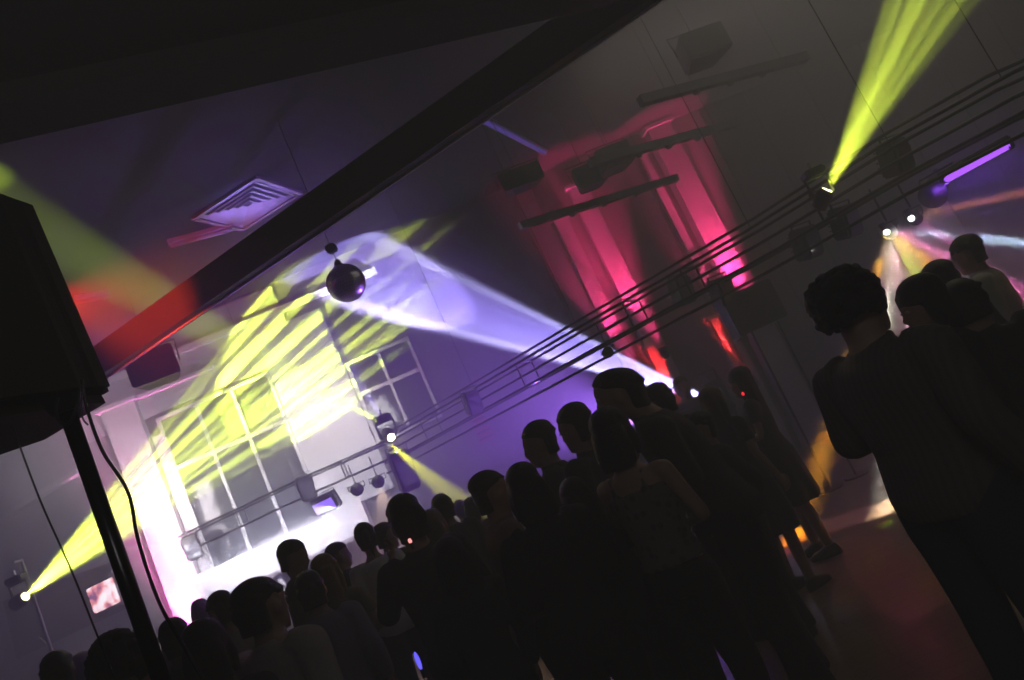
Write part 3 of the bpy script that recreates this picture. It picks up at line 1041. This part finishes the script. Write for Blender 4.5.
def cable(pxs, d, r, label):
    P = [at_d(x, y, d_) for (x, y), d_ in zip(pxs, d)]
    # smooth
    out = []
    for i in range(len(P) - 1):
        p0, p1, p2, p3 = P[max(i - 1, 0)], P[i], P[i + 1], P[min(i + 2, len(P) - 1)]
        for k in range(6):
            t_ = k / 6
            out.append(.5 * ((2 * p1) + (p2 - p0) * t_ + (2 * p0 - 5 * p1 + 4 * p2 - p3) * t_ ** 2 + (3 * p1 - p0 - 3 * p2 + p3) * t_ ** 3))
    out.append(P[-1])
    o = MB().tube(out, r, 8).build('cable', M_RUB, None, True)
    tag(o, label, 'cable', 'cables of the loudspeaker')
    return o


cable([(82, 380), (88, 412), (103, 452), (128, 492), (138, 540), (158, 600), (180, 640), (215, 700), (290, 830)], [1.5, 1.48, 1.47, 1.47, 1.47, 1.48, 1.5, 1.5, 1.5], .0035, 'thick black cable dropping from the loudspeaker right of the pole')
cable([(12, 425), (40, 500), (72, 572), (104, 652), (150, 760), (190, 850)], [1.52, 1.5, 1.5, 1.5, 1.5, 1.5], .0019, 'thin black cable hanging left of the loudspeaker pole')
cable([(80, 385), (76, 410), (66, 425), (56, 415), (58, 398)], [1.45, 1.42, 1.42, 1.44, 1.47], .003, 'short cable loop at the bottom of the loudspeaker')
cable([(83, 383), (82, 415), (88, 425)], [1.45, 1.43, 1.43], .0018, 'short loose cable end below the loudspeaker')

#PEOPLE

# ------------------------------------------------------------------ people


def remesh(mb, vox, name, smooth_it=2):
    me = mb.mesh(name)
    o = bpy.data.objects.new('tmp', me)
    C.objects.link(o)
    md = o.modifiers.new('r', 'REMESH'); md.mode = 'VOXEL'; md.voxel_size = vox; md.use_smooth_shade = True
    s_ = o.modifiers.new('s', 'SMOOTH'); s_.factor = .6; s_.iterations = smooth_it
    dg = bpy.context.evaluated_depsgraph_get()
    out = bpy.data.meshes.new_from_object(o.evaluated_get(dg))
    out.name = name
    bpy.data.objects.remove(o)
    bpy.data.meshes.remove(me)
    return out


def limb(mb, pts, rad, seg=12):
    """tapering limb; rad = list of (side, depth) radii; rings keep their side axis on x"""
    pts = [Vector(p) for p in pts]
    # subdivide with catmull for roundness
    rings = []
    n = len(pts)
    for i in range(n - 1):
        p0, p1, p2, p3 = pts[max(i - 1, 0)], pts[i], pts[i + 1], pts[min(i + 2, n - 1)]
        for k in range(4 if i < n - 2 else 5):
            t_ = k / 4
            p = .5 * ((2 * p1) + (p2 - p0) * t_ + (2 * p0 - 5 * p1 + 4 * p2 - p3) * t_ ** 2 + (3 * p1 - p0 - 3 * p2 + p3) * t_ ** 3)
            ra = rad[i][0] * (1 - t_) + rad[i + 1][0] * t_
            rb = rad[i][1] * (1 - t_) + rad[i + 1][1] * t_
            tan = (-p0 + p2) * (1 - t_) + (-p1 + p3) * t_
            tan.normalize()
            ref = Vector((1, 0, 0))
            if abs(tan.x) > .85: ref = Vector((0, 0, 1))
            ref = (ref - tan * ref.dot(tan)).normalized()
            bi = tan.cross(ref)
            rings.append([p + ref * math.cos(2 * PI * q / seg) * ra + bi * math.sin(2 * PI * q / seg) * rb for q in range(seg)])
    mb.rings(rings)


ARMS = {'down': ((.245, -.03, 1.15), (.265, .06, .91)),
        'out': ((.30, -.04, 1.17), (.30, .12, .96)),
        'drink': ((.25, .0, 1.16), (.15, .25, 1.20)),
        'front': ((.25, .03, 1.16), (.05, .24, 1.10)),
        'up': ((.27, .12, 1.22), (.14, .26, 1.46)),
        'hug': ((.25, .22, 1.34), (.10, .46, 1.40)),
        'pocket': ((.31, -.08, 1.17), (.21, .05, .96)),
        'back': ((.27, -.10, 1.17), (.08, -.16, 1.02))}


def torso_rings(fem, g):
    """(z, x radius, y radius, y centre), g = garment offset"""
    if fem:
        T = [(.86, .155, .115, -.01), (.93, .175, .125, -.015), (1.0, .155, .11, 0), (1.10, .122, .092, .005), (1.2, .135, .10, .01), (1.28, .15, .115, .02), (1.36, .158, .10, .005), (1.42, .145, .078, -.01), (1.455, .085, .06, -.01), (1.49, .05, .052, -.005)]
    else:
        T = [(.86, .15, .115, -.005), (.93, .165, .12, -.01), (1.0, .16, .112, 0), (1.10, .152, .105, .005), (1.2, .165, .11, .005), (1.28, .178, .118, .005), (1.36, .185, .112, 0), (1.42, .17, .088, -.01), (1.455, .10, .066, -.01), (1.49, .06, .058, -.005)]
    return [(z, a_ + g, b_ + g, c_) for z, a_, b_, c_ in T]


def add_torso(mb, fem, g, z0=.8, z1=1.6, seg=18, bend=None):
    rg = []
    for z, a_, b_, c_ in torso_rings(fem, g):
        if z0 <= z <= z1:
            rg.append([Vector((math.cos(2 * PI * k / seg) * a_, math.sin(2 * PI * k / seg) * b_ + c_, z)) for k in range(seg)])
    mb.rings(rg)


def person(px, py, D, face, sex, hair, hcol, top, tcol, bot, bcol, arms=('down', 'down'), label='', skin=(.42, .28, .21),
           lean=0.0, shear=0.0, nod=0.0, turn=0.0, step=.0, fat=1.0, sc_head=1.0, vox=None, scale=None, group='people in the crowd'):
    """px, py: where the middle of the head is seen; D: distance in metres; face: heading of the face, 0 = away from the camera, 90 = to the right"""
    fem = sex == 'f'
    hc = at_d(px, py, D)
    Hs = scale or (hc.z / 1.635)
    Hs = min(max(Hs, .84), 1.16)
    vx = vox or (.013 if D < 4 else .016 if D < 6 else .02)
    fd = Vector((math.sin(R(face)), math.cos(R(face)), 0))
    hc = hc - fd * (lean + .675 * shear)
    root = thing('person', (hc.x, hc.y, 0), label, 'person', group, (0, 0, R(-face)))
    root.scale = (Hs * fat, Hs * fat, Hs)
    sw = .165 if fem else .19
    hipw = .09
    # ----- body
    b = MB()
    add_torso(b, fem, 0)
    J = []
    for s_, arm in ((-1, arms[0]), (1, arms[1])):
        e, w_ = ARMS[arm]
        kx = .92 if fem else 1
        sh = Vector((s_ * sw, -.005, 1.405)); el = Vector((s_ * e[0] * kx, e[1], e[2])); wr = Vector((s_ * w_[0] * kx, w_[1], w_[2]))
        k = .82 if fem else 1.0
        limb(b, [sh + Vector((-s_ * .05, 0, .01)), sh, sh.lerp(el, .5), el, el.lerp(wr, .3), wr],
             [(.05 * k, .05 * k), (.058 * k, .055 * k), (.048 * k, .048 * k), (.040 * k, .040 * k), (.042 * k, .042 * k), (.026 * k, .026 * k)])
        J.append((sh, el, wr))
    L = []
    for s_ in (-1, 1):
        yk = step * s_
        hp = Vector((s_ * hipw, 0, .92)); kn = Vector((s_ * (hipw + .012), yk * .6 + .015, .50)); an = Vector((s_ * (hipw + .015), yk, .085))
        k = .95 if fem else 1
        limb(b, [hp, hp.lerp(kn, .3), kn, kn.lerp(an, .3), an], [(.088, .095), (.085 * k, .09 * k), (.055 * k, .058 * k), (.055 * k, .06 * k), (.036, .04)])
        b.ell(an + Vector((0, .065, -.045)), (.042, .125, .038))
        L.append((hp, kn, an))
    # neck, head
    hx = Matrix.Rotation(R(-turn), 3, 'Z') @ Matrix.Rotation(-R(nod), 3, 'X')
    hcn = Vector((0, .015 + lean, 1.625))
    limb(b, [(0, -.01, 1.46), (0, lean * .4, 1.51), hcn + hx @ Vector((0, -.02, -.06))], [(.075, .068), (.064, .064), (.062, .064)] if not fem else [(.056, .056), (.049, .052), (.050, .053)])
    hs = (1.0 if fem else 1.06) * sc_head

    def H(v): return hcn + hx @ (Vector(v) * hs)
    # the skull and face as stacked rings from the chin up
    prof = [(-.118, .022, .022, .062), (-.105, .040, .042, .045), (-.085, .052, .062, .026), (-.055, .062, .078, .012), (-.02, .070, .090, .002), (.02, .075, .097, -.004), (.055, .074, .096, -.008), (.085, .062, .082, -.012), (.108, .040, .055, -.014), (.12, .015, .02, -.015)]
    b.rings([[H((math.cos(2 * PI * k / 18) * a_, math.sin(2 * PI * k / 18) * b_ + c_, z)) for k in range(18)] for z, a_, b_, c_ in prof])
    # nose, brow, lips, ears
    b.rings([[H((math.cos(2 * PI * k / 8) * r_, math.sin(2 * PI * k / 8) * r_ + y_, z_)) for k in range(8)] for z_, y_, r_ in ((-.048, .090, .006), (-.040, .100, .016), (-.028, .099, .013), (-.005, .090, .010), (.02, .082, .008))])
    b.ell(H((0, .082, .025)), (.05 * hs, .014 * hs, .010 * hs), hx)
    b.ell(H((0, .080, -.068)), (.022 * hs, .012 * hs, .010 * hs), hx)
    for s_ in (-1, 1):
        b.ell(H((s_ * .074, -.005, -.01)), (.012 * hs, .02 * hs, .032 * hs), hx)
    me = remesh(b, vx * .85, 'person')
    # hands: palm, four bent fingers of unequal length, thumb from the side of the palm
    hm = MB()
    for s_, (sh, el, wr) in zip((-1, 1), J):
        d = (wr - el).normalized()
        side = Vector((0, 1, 0)) if abs(d.y) < .7 else Vector((-s_, 0, 0.2))
        side = (side - d * side.dot(d)).normalized()
        nrm = d.cross(side) * s_
        curl = -nrm
        hm.rings([[wr + d * t_ + side * math.cos(2 * PI * k / 10) * a_ + nrm * math.sin(2 * PI * k / 10) * b_ for k in range(10)] for t_, a_, b_ in ((-.03, .024, .022), (0, .026, .02), (.035, .038, .016), (.08, .040, .014), (.092, .034, .010))])
        for q, ln in enumerate((.068, .078, .072, .056)):
            r0 = wr + d * .082 + side * (.029 - q * .0195)
            p1 = r0 + d * ln * .42 + curl * ln * .12
            p2 = p1 + d * ln * .28 + curl * ln * .30
            p3 = p2 + d * ln * .08 + curl * ln * .28
            hm.tube([r0, p1, p2, p3], [.0092, .0088, .008, .006], 7)
        r0 = wr + d * .025 + side * .028
        hm.tube([r0, r0 + d * .028 + side * .022, r0 + d * .055 + side * .026 + curl * .012, r0 + d * .072 + side * .022 + curl * .02], [.013, .0115, .010, .007], 7)
    hme = hm.mesh('h')
    bm = bmesh.new(); bm.from_mesh(me); bm.from_mesh(hme)
    for f in bm.faces: f.smooth = True
    bm.to_mesh(me); bm.free(); bpy.data.meshes.remove(hme)

    def link(name, me_, mt):
        me_.materials.clear(); me_.materials.append(mt)
        o = bpy.data.objects.new(name, me_); C.objects.link(o); o.parent = root
        return o
    link('body', me, mat('skin_%d' % int(skin[0] * 100), skin, .6, var=.05, vscale=30))
    eb = MB()
    for s_ in (-1, 1):
        eb.ell(H((s_ * .031, .081, .004)), (.0125 * hs, .012 * hs, .0085 * hs), hx, 10, 6)
    eb.build('eyes', mat('eye_white', (.5, .5, .48), .2), root, True)

    def cloth(kind, col):
        key = 'cloth_%s_%d_%d_%d' % (kind, col[0] * 255, col[1] * 255, col[2] * 255)
        if kind == 'stripe':
            def nd(t, bs, tc):
                wv = t.nodes.new('ShaderNodeTexWave'); wv.inputs['Scale'].default_value = 14; wv.inputs['Distortion'].default_value = .6
                t.links.new(tc.outputs['Object'], wv.inputs['Vector'])
                mx = t.nodes.new('ShaderNodeMix'); mx.data_type = 'RGBA'
                mx.inputs['A'].default_value = (*[c * .6 for c in col], 1); mx.inputs['B'].default_value = (*col, 1)
                t.links.new(wv.outputs['Fac'], mx.inputs['Factor']); t.links.new(mx.outputs['Result'], bs.inputs['Base Color'])
            return mat(key, col, .85, nodes=nd)
        if kind == 'dots':
            def nd(t, bs, tc):
                wv = t.nodes.new('ShaderNodeTexVoronoi'); wv.inputs['Scale'].default_value = 22
                t.links.new(tc.outputs['Object'], wv.inputs['Vector'])
                r = t.nodes.new('ShaderNodeValToRGB'); r.color_ramp.elements[0].position = .25; r.color_ramp.elements[1].position = .4
                r.color_ramp.elements[0].color = (*[c * .3 for c in col], 1); r.color_ramp.elements[1].color = (*col, 1)
                t.links.new(wv.outputs['Distance'], r.inputs[0]); t.links.new(r.outputs[0], bs.inputs['Base Color'])
            return mat(key, col, .85, nodes=nd)
        return mat(key, col, .85, bump=.3, bscale=60, var=.12, vscale=9)
    tkind, tmat = (top if isinstance(top, tuple) else (top, 'plain'))
    # ----- top
    g = .014 if tkind != 'jacket' else .026
    t = MB()
    ztop = 1.46 if tkind != 'strappy' else 1.38
    if tkind == 'dress':
        ztop = 1.44
    add_torso(t, fem, g, .85 if tkind != 'strappy' else .95, ztop)
    for s_, (sh, el, wr) in zip((-1, 1), J):
        k = .82 if fem else 1.0
        if tkind in ('shirt', 'jacket'):
            limb(t, [sh + Vector((-s_ * .06, 0, .01)), sh, sh.lerp(el, .5), el, el.lerp(wr, .4), el.lerp(wr, .93)],
                 [(.06 * k + g, .06 * k + g), (.062 * k + g, .06 * k + g), (.055 * k + g, .052 * k + g), (.046 * k + g, .046 * k + g), (.043 * k + g, .043 * k + g), (.034 * k + g, .034 * k + g)])
        elif tkind in ('tshirt', 'dress'):
            limb(t, [sh + Vector((-s_ * .06, 0, .01)), sh, sh.lerp(el, .3), sh.lerp(el, .6)],
                 [(.06 * k + g, .06 * k + g), (.060 * k + g, .058 * k + g), (.056 * k + g, .054 * k + g), (.056 * k + g, .054 * k + g)])
        else:
            t.tube([(s_ * .08, .10, 1.34), (s_ * .085, .06, 1.44), (s_ * .085, -.06, 1.44), (s_ * .08, -.10, 1.33)], .011, 6)
    if tkind in ('shirt', 'jacket'):
        t.tube([(.062 * math.cos(q), .062 * math.sin(q) - .008, 1.475 + .012 * math.sin(q)) for q in [2 * PI * i / 12 for i in range(13)]], .018, 6)
    if tkind == 'jacket':
        t.rings([[Vector((math.cos(2 * PI * k / 18) * a_, math.sin(2 * PI * k / 18) * b_, z)) for k in range(18)] for z, a_, b_ in ((.80, .20, .15), (.9, .20, .15), (1.0, .19, .14))])
    # folds in the cloth
    nm = {'shirt': 'shirt', 'tshirt': 't_shirt', 'jacket': 'jacket', 'strappy': 'sleeveless_top', 'dress': 'dress'}[tkind]
    if tkind == 'dress':
        t.rings([[Vector((math.cos(2 * PI * k / 20) * a_ * (1 + .05 * math.sin(k * 2.5)), math.sin(2 * PI * k / 20) * b_ * (1 + .05 * math.sin(k * 2.5)) - .005, z)) for k in range(20)] for z, a_, b_ in ((.50, .23, .19), (.65, .215, .17), (.82, .20, .15), (.94, .185, .138), (1.02, .15, .115))])
    tm = remesh(t, vx, nm)
    for v in tm.vertices:
        n_ = noise.noise(Vector((v.co.x * 9, v.co.y * 9, v.co.z * 5 + px)))
        v.co += v.normal * (.010 * n_ + .004)
    link(nm, tm, cloth(tmat, tcol))
    # ----- bottom
    if tkind != 'dress':
        t = MB()
        if bot == 'skirt':
            t.rings([[Vector((math.cos(2 * PI * k / 20) * a_, math.sin(2 * PI * k / 20) * b_ - .005, z)) for k in range(20)] for z, a_, b_ in ((.52, .21, .17), (.7, .205, .16), (.9, .19, .14), (1.0, .165, .12))])
        else:
            add_torso(t, fem, .010, .85, 1.01)
            for hp, kn, an in L:
                bl = .085 if fem else .09
                limb(t, [hp + Vector((0, 0, .02)), hp.lerp(kn, .3), kn, kn.lerp(an, .5), an + Vector((0, -.005, -.02))], [(.1, .108), (.1, .105), (.076, .08), (.070, .075), (.066, bl)])
        nb_ = 'skirt' if bot == 'skirt' else 'trousers'
        bme = remesh(t, vx, nb_)
        for v in bme.vertices:
            v.co += v.normal * (.008 * noise.noise(Vector((v.co.x * 9, v.co.y * 9, v.co.z * 6 - px))))
        link(nb_, bme, cloth('plain', bcol))
    # ----- shoes
    for hp, kn, an in L:
        t = MB()
        t.rings([[an + Vector((math.cos(2 * PI * k / 12) * a_, math.sin(2 * PI * k / 12) * b_ + c_, z - .085)) for k in range(12)] for z, a_, b_, c_ in ((0.002, .046, .135, .062), (.03, .050, .138, .062), (.055, .046, .115, .045), (.085, .042, .065, .005), (.10, .040, .05, 0))])
        t.build('shoe', mat('shoe_leather', (.02, .018, .018), .4), root, True)
    # ----- hair
    h = MB()
    rnd = random.Random(int(px * 7 + py))
    if hair == 'curly':
        for k in range(330):
            th = math.acos(1 - 1.72 * rnd.random()); ph = rnd.random() * 2 * PI
            v = Vector((math.sin(th) * math.cos(ph) * .092, math.sin(th) * math.sin(ph) * .108 - .022, math.cos(th) * .105 + .03))
            if v.y > .055 and v.z < .055: continue
            h.ell(H(v * rnd.uniform(1.0, 1.10)), (rnd.uniform(.010, .019),) * 3, seg=6, nr=4)
        h.ell(H((0, -.02, .035)), (.088, .1, .098), hx)
    else:
        vol_ = {'short': .008, 'bob': .016, 'long': .014, 'tail': .010, 'bun': .010, 'crop': .004}[hair]
        # cap of hair: rings that leave the face free
        rg = []
        for i in range(9):
            z = -.085 + .211 * i / 8
            if hair in ('short', 'crop'):
                fr_ = -.03 if z < .03 else (.055 + (z - .03) * .5)
            else:
                fr_ = .0 if z < .02 else .078
            zz = min(max((z - .0) / .125, -1), 1)
            a_ = (.076 + vol_) * math.sqrt(max(.02, 1 - max(0, zz) ** 2.6)) * (1 if z > -.02 else .88)
            bk = -(.103 + vol_) * math.sqrt(max(.02, 1 - max(0, zz) ** 2.6)) * (1 if z > -.02 else .9)
            fr2 = min(fr_ + vol_, (.092 + vol_) * math.sqrt(max(.02, 1 - max(0, zz) ** 2.6)))
            cyy, byy = (bk + fr2) / 2, (fr2 - bk) / 2
            rg.append([H((math.cos(2 * PI * k / 16) * a_, math.sin(2 * PI * k / 16) * byy + cyy, z + .004)) for k in range(16)])
        h.rings(rg)
        h.ell(H((0, -.02, .075)), ((.068 + vol_) * hs, (.088 + vol_) * hs, (.058 + vol_) * hs), hx)
        for k in range(26):       # tufts
            th = math.acos(1 - .9 * rnd.random()); ph = rnd.random() * 2 * PI
            v = Vector((math.sin(th) * math.cos(ph) * .078, math.sin(th) * math.sin(ph) * .095 - .016, math.cos(th) * .09 + .032))
            h.ell(H(v), (.02, .026, .016), Matrix.Rotation(rnd.random() * 3, 3, 'Z'), 7, 4)
        if hair in ('long', 'bob'):
            zb = -.33 if hair == 'long' else -.15
            rg = []
            for i in range(7):
                f = i / 6
                z = .04 + (zb - .04) * f
                rg.append([Vector((0, 0, 0)) + H((math.cos(2 * PI * k / 14) * (.086 + .02 * math.sin(f * 2.2) - .03 * max(0, f - .7)), -.062 - .02 * f + math.sin(2 * PI * k / 14) * (.055 - .02 * f), z)) for k in range(14)])
            h.rings(rg)
            for s_ in (-1, 1):
                h.tube([H((s_ * .07, .01, .05)), H((s_ * .088, .0, -.04)), H((s_ * .09, -.015, -.12 if hair == 'bob' else -.2))], [.02, .025, .016], 8)
        if hair == 'tail':
            h.tube([H((0, -.1, .06)), H((0, -.145, .05)), H((0, -.16, -.03)), H((0, -.14, -.16))], [.02, .028, .026, .008], 9)
        if hair == 'bun':
            h.ell(H((0, -.12, .06)), (.042, .04, .042))
    hme_ = remesh(h, vx * (.5 if hair == 'curly' else .7), 'hair', 1)
    ho = link('hair', hme_, mat('hair_%d' % int(hcol[0] * 1000), hcol, .55, bump=.6, bscale=150, var=.2, vscale=40))
    if shear:
        for ch in root.children:
            for v in ch.data.vertices:
                v.co.y += shear * max(0.0, v.co.z - .95)
    return root


BLK = (.012, .011, .011); DBR = (.025, .016, .011); BRN = (.07, .04, .022); BLD = (.34, .23, .12); GRY = (.12, .11, .1)
DK = (.02, .02, .024); NAVY = (.02, .024, .05); JEAN = (.03, .038, .07); WHT = (.62, .62, .66)
P = [
    # px, py, D, facing, sex, hair, hair colour, top, colour, bottom, colour, arms, label, extra
    (629, 389, 4.05, -78, 'm', 'short', BLK, 'shirt', (.05, .045, .045), 'trousers', DK, ('front', 'down'), 'tallest man in the middle with short dark hair leaning toward a woman', dict(nod=-12, lean=.02, shear=.27, fat=1.12)),
    (613, 434, 3.5, 35, 'f', 'bob', BLK, ('strappy', 'dots'), (.17, .15, .14), 'trousers', DK, ('up', 'front'), 'dark-haired woman in a patterned sleeveless top close before the tallest man', {}),
    (660, 402, 5.2, -40, 'm', 'short', BLK, 'shirt', DK, 'trousers', DK, ('down', 'down'), 'man whose dark head just shows behind the tallest man\'s shoulder', {}),
    (682, 387, 9.4, 178, 'm', 'short', DBR, 'tshirt', (.12, .11, .14), 'trousers', DK, ('front', 'front'), 'small distant person silhouetted right in front of the violet lamp', dict(fat=1.1)),
    (713, 402, 5.7, 60, 'f', 'long', (.10, .075, .045), 'dress', (.02, .018, .02), '', DK, ('drink', 'down'), 'fair-haired woman in a dark dress left of the long-haired woman', {}),
    (742, 381, 6.3, -70, 'f', 'long', BLK, ('dress', 'plain'), (.025, .022, .022), '', DK, ('front', 'front'), 'woman with long dark hair and bare legs standing on the open floor', dict(step=.06, lean=-.01)),
    (850, 306, 2.8, 62, 'm', 'curly', BLK, ('shirt', 'stripe'), (.13, .12, .11), 'trousers', JEAN, ('drink', 'down'), 'curly-haired man in a striped shirt in the right foreground', dict(fat=1.12)),
    (925, 303, 3.3, -82, 'f', 'bob', BLK, 'jacket', (.016, .015, .016), 'trousers', DK, ('front', 'front'), 'dark-haired person in black facing the curly-haired man', {}),
    (964, 304, 3.6, 20, 'm', 'short', BLK, 'jacket', (.016, .015, .016), 'trousers', DK, ('down', 'down'), 'broad person in a black jacket at right beneath the man in the light shirt', dict(fat=1.22)),
    (942, 281, 4.6, -30, 'm', 'short', BLK, 'shirt', DK, 'trousers', DK, ('down', 'down'), 'person whose dark hair top shows between the two black-clad people at right', {}),
    (969, 253, 5.6, -50, 'm', 'short', BLK, 'shirt', (.55, .55, .45), 'trousers', DK, ('down', 'out'), 'tall man in a light shirt under the coloured rays at right', {}),
    (577, 426, 4.5, -55, 'm', 'short', BLK, 'shirt', (.05, .05, .05), 'trousers', DK, ('down', 'pocket'), 'short-haired man left of the tallest man, head raised over his neighbours', {}),
    (541, 442, 4.9, -85, 'm', 'short', BLK, 'shirt', (.04, .04, .045), 'trousers', DK, ('drink', 'down'), 'man in profile facing left below the white edge of the violet beam', {}),
    (527, 489, 3.5, -10, 'f', 'bob', BLK, 'jacket', (.022, .02, .022), 'trousers', DK, ('front', 'front'), 'person with a round head of black hair seen from behind, lower centre', {}),
    (490, 494, 4.1, 75, 'm', 'short', DBR, 'shirt', (.2, .12, .10), 'trousers', DK, ('drink', 'down'), 'man in profile facing right with a reddish face, lower centre', dict(skin=(.45, .24, .18))),
    (408, 521, 4.1, -20, 'm', 'short', BLK, 'shirt', (.045, .045, .045), 'trousers', DK, ('up', 'down'), 'man with thick dark hair below the two warm stage lamps', dict(sc_head=1.12)),
    (443, 509, 6.4, -30, 'm', 'short', DBR, 'shirt', DK, 'trousers', DK, ('down', 'down'), 'brown-haired person just right of the two warm stage lamps', {}),
    (461, 510, 8.6, -20, 'm', 'short', BLK, 'shirt', DK, 'trousers', DK, ('down', 'down'), 'tiny far head left of its neighbour at the end of the short yellow beam', {}),
    (473, 508, 7.8, 30, 'f', 'bob', DBR, 'tshirt', (.09, .07, .06), 'trousers', DK, ('down', 'down'), 'far woman with a bob at the end of the short yellow beam', {}),
    (434, 524, 6.0, 10, 'f', 'bob', (.13, .09, .05), 'tshirt', (.1, .09, .07), 'trousers', DK, ('down', 'down'), 'woman with light brown bob between two dark-haired men at centre', {}),
    (292, 558, 6.0, 82, 'm', 'short', BLK, 'jacket', (.045, .045, .045), 'trousers', DK, ('down', 'down'), 'man in profile looking up right against the white stage front', dict(nod=14)),
    (366, 538, 6.1, -20, 'f', 'tail', BLK, 'tshirt', (.80, .80, .92), 'trousers', DK, ('down', 'down'), 'woman with dark tied hair and a pale lilac top', {}),
    (385, 536, 6.8, 40, 'm', 'crop', DBR, 'shirt', DK, 'trousers', DK, ('down', 'down'), 'man with cropped hair right behind the woman in the pale top', {}),
    (326, 572, 5.1, 10, 'f', 'long', (.24, .17, .09), 'tshirt', (.3, .27, .18), 'trousers', DK, ('down', 'front'), 'long-haired blonde woman right of the man in profile', {}),
    (338, 556, 7.0, 60, 'm', 'short', BLK, 'jacket', (.025, .025, .03), 'trousers', DK, ('down', 'down'), 'man in a dark jacket behind the blonde woman', {}),
    (312, 592, 4.6, -15, 'm', 'short', BLK, 'shirt', (.24, .22, .34), 'trousers', DK, ('down', 'down'), 'dark-haired man in a bluish shirt below the man in profile', dict(sc_head=1.08)),
    (260, 608, 3.5, 25, 'm', 'short', BLK, 'shirt', (.42, .35, .37), 'trousers', DK, ('down', 'down'), 'man in a greyish-pink shirt with his broad back to the camera, lower left', dict(fat=1.15, sc_head=1.08)),
    (222, 610, 5.2, -60, 'm', 'short', BRN, 'tshirt', (.24, .23, .18), 'trousers', DK, ('down', 'down'), 'brown-haired man left of the broad greyish-pink back', {}),
    (208, 650, 3.0, 0, 'f', 'bob', BLK, 'shirt', (.025, .025, .025), 'trousers', DK, ('down', 'down'), 'person with a dark bob at the bottom between pole and greyish-pink shirt', {}),
    (176, 640, 4.4, -30, 'm', 'short', BLK, 'shirt', DK, 'trousers', DK, ('down', 'down'), 'dark head right beside the loudspeaker pole before the pink column', {}),
    (122, 668, 2.9, -10, 'm', 'curly', BLK, 'shirt', (.02, .02, .02), 'trousers', DK, ('down', 'down'), 'large dark curly head at the bottom left of the loudspeaker pole', {}),
    (59, 673, 4.7, -20, 'm', 'short', BLK, 'shirt', DK, 'trousers', DK, ('down', 'down'), 'leftmost dark head at the bottom edge', {}),
    (84, 665, 7.6, 20, 'f', 'bob', BRN, 'shirt', GRY, 'trousers', DK, ('down', 'down'), 'small distant brown head between the two bottom left heads', {}),
    (143, 640, 7.0, 0, 'm', 'short', BLK, 'shirt', DK, 'trousers', DK, ('down', 'down'), 'small far head half hidden behind the loudspeaker pole', {}),
    (202, 612, 7.6, 0, 'f', 'bob', BRN, 'tshirt', (.12, .08, .10), 'trousers', DK, ('down', 'down'), 'distant head low in front of the pink column base', {}),
    (452, 560, 3.6, -35, 'f', 'long', BLK, 'shirt', (.03, .03, .035), 'trousers', DK, ('front', 'down'), 'shorter woman in the dark crowd below the man with thick dark hair', {}),
    (580, 505, 3.9, -20, 'f', 'long', BLK, 'tshirt', (.028, .028, .03), 'trousers', DK, ('front', 'down'), 'long-haired woman in dark clothes left of the patterned top', {}),
    (704, 432, 4.9, -100, 'm', 'short', BLK, 'shirt', (.022, .022, .022), 'trousers', DK, ('pocket', 'down'), 'dark-clad man standing hidden behind the tallest man\'s back', {}),
]
for q in P:
    kw = q[13]
    person(*q[:11], arms=q[11], label=q[12], **kw)

# tiny glowing beads among the crowd; the magenta one imitates a reflection
for px, py, D, rad, col, nm, lb in ((410, 541, 3.85, .010, (1, .35, .35), 'glow_bead', 'tiny pinkish glow held up by the man with thick dark hair'),
                                    (418, 661, 3.0, .009, (.12, .1, 1), 'glow_stick', 'small blue glow stick low in the dark crowd'),
                                    (743, 394, 5.95, .012, (1, .03, .05), 'glow_bead', 'tiny red glow at the chest of the long-haired woman'),
                                    (727, 451, 5.1, .011, (.6, .6, .45), 'glow_bead', 'tiny pale glint between the fair-haired woman and the long-haired woman'),
                                    (989, 496, 3.6, .018, (1, .12, .8), 'glow_bead', 'small magenta bead imitating a light reflection low between the legs at right')):
    c = at_d(px, py, D)
    t = thing(nm, c, lb, 'small light', 'tiny lights among the crowd')
    e_ = emat('glow_%d' % px, col, 1.6)
    hh = rad * (4 if nm == 'glow_stick' else 1.4)
    MB().ell((0, 0, 0), (rad, rad, hh)).build('glow', e_, t, True)
    MB().tube([(0, 0, -hh - .03), (0, 0, -hh + .004)], rad * .8, 8).build('holder', M_BLACK, t)
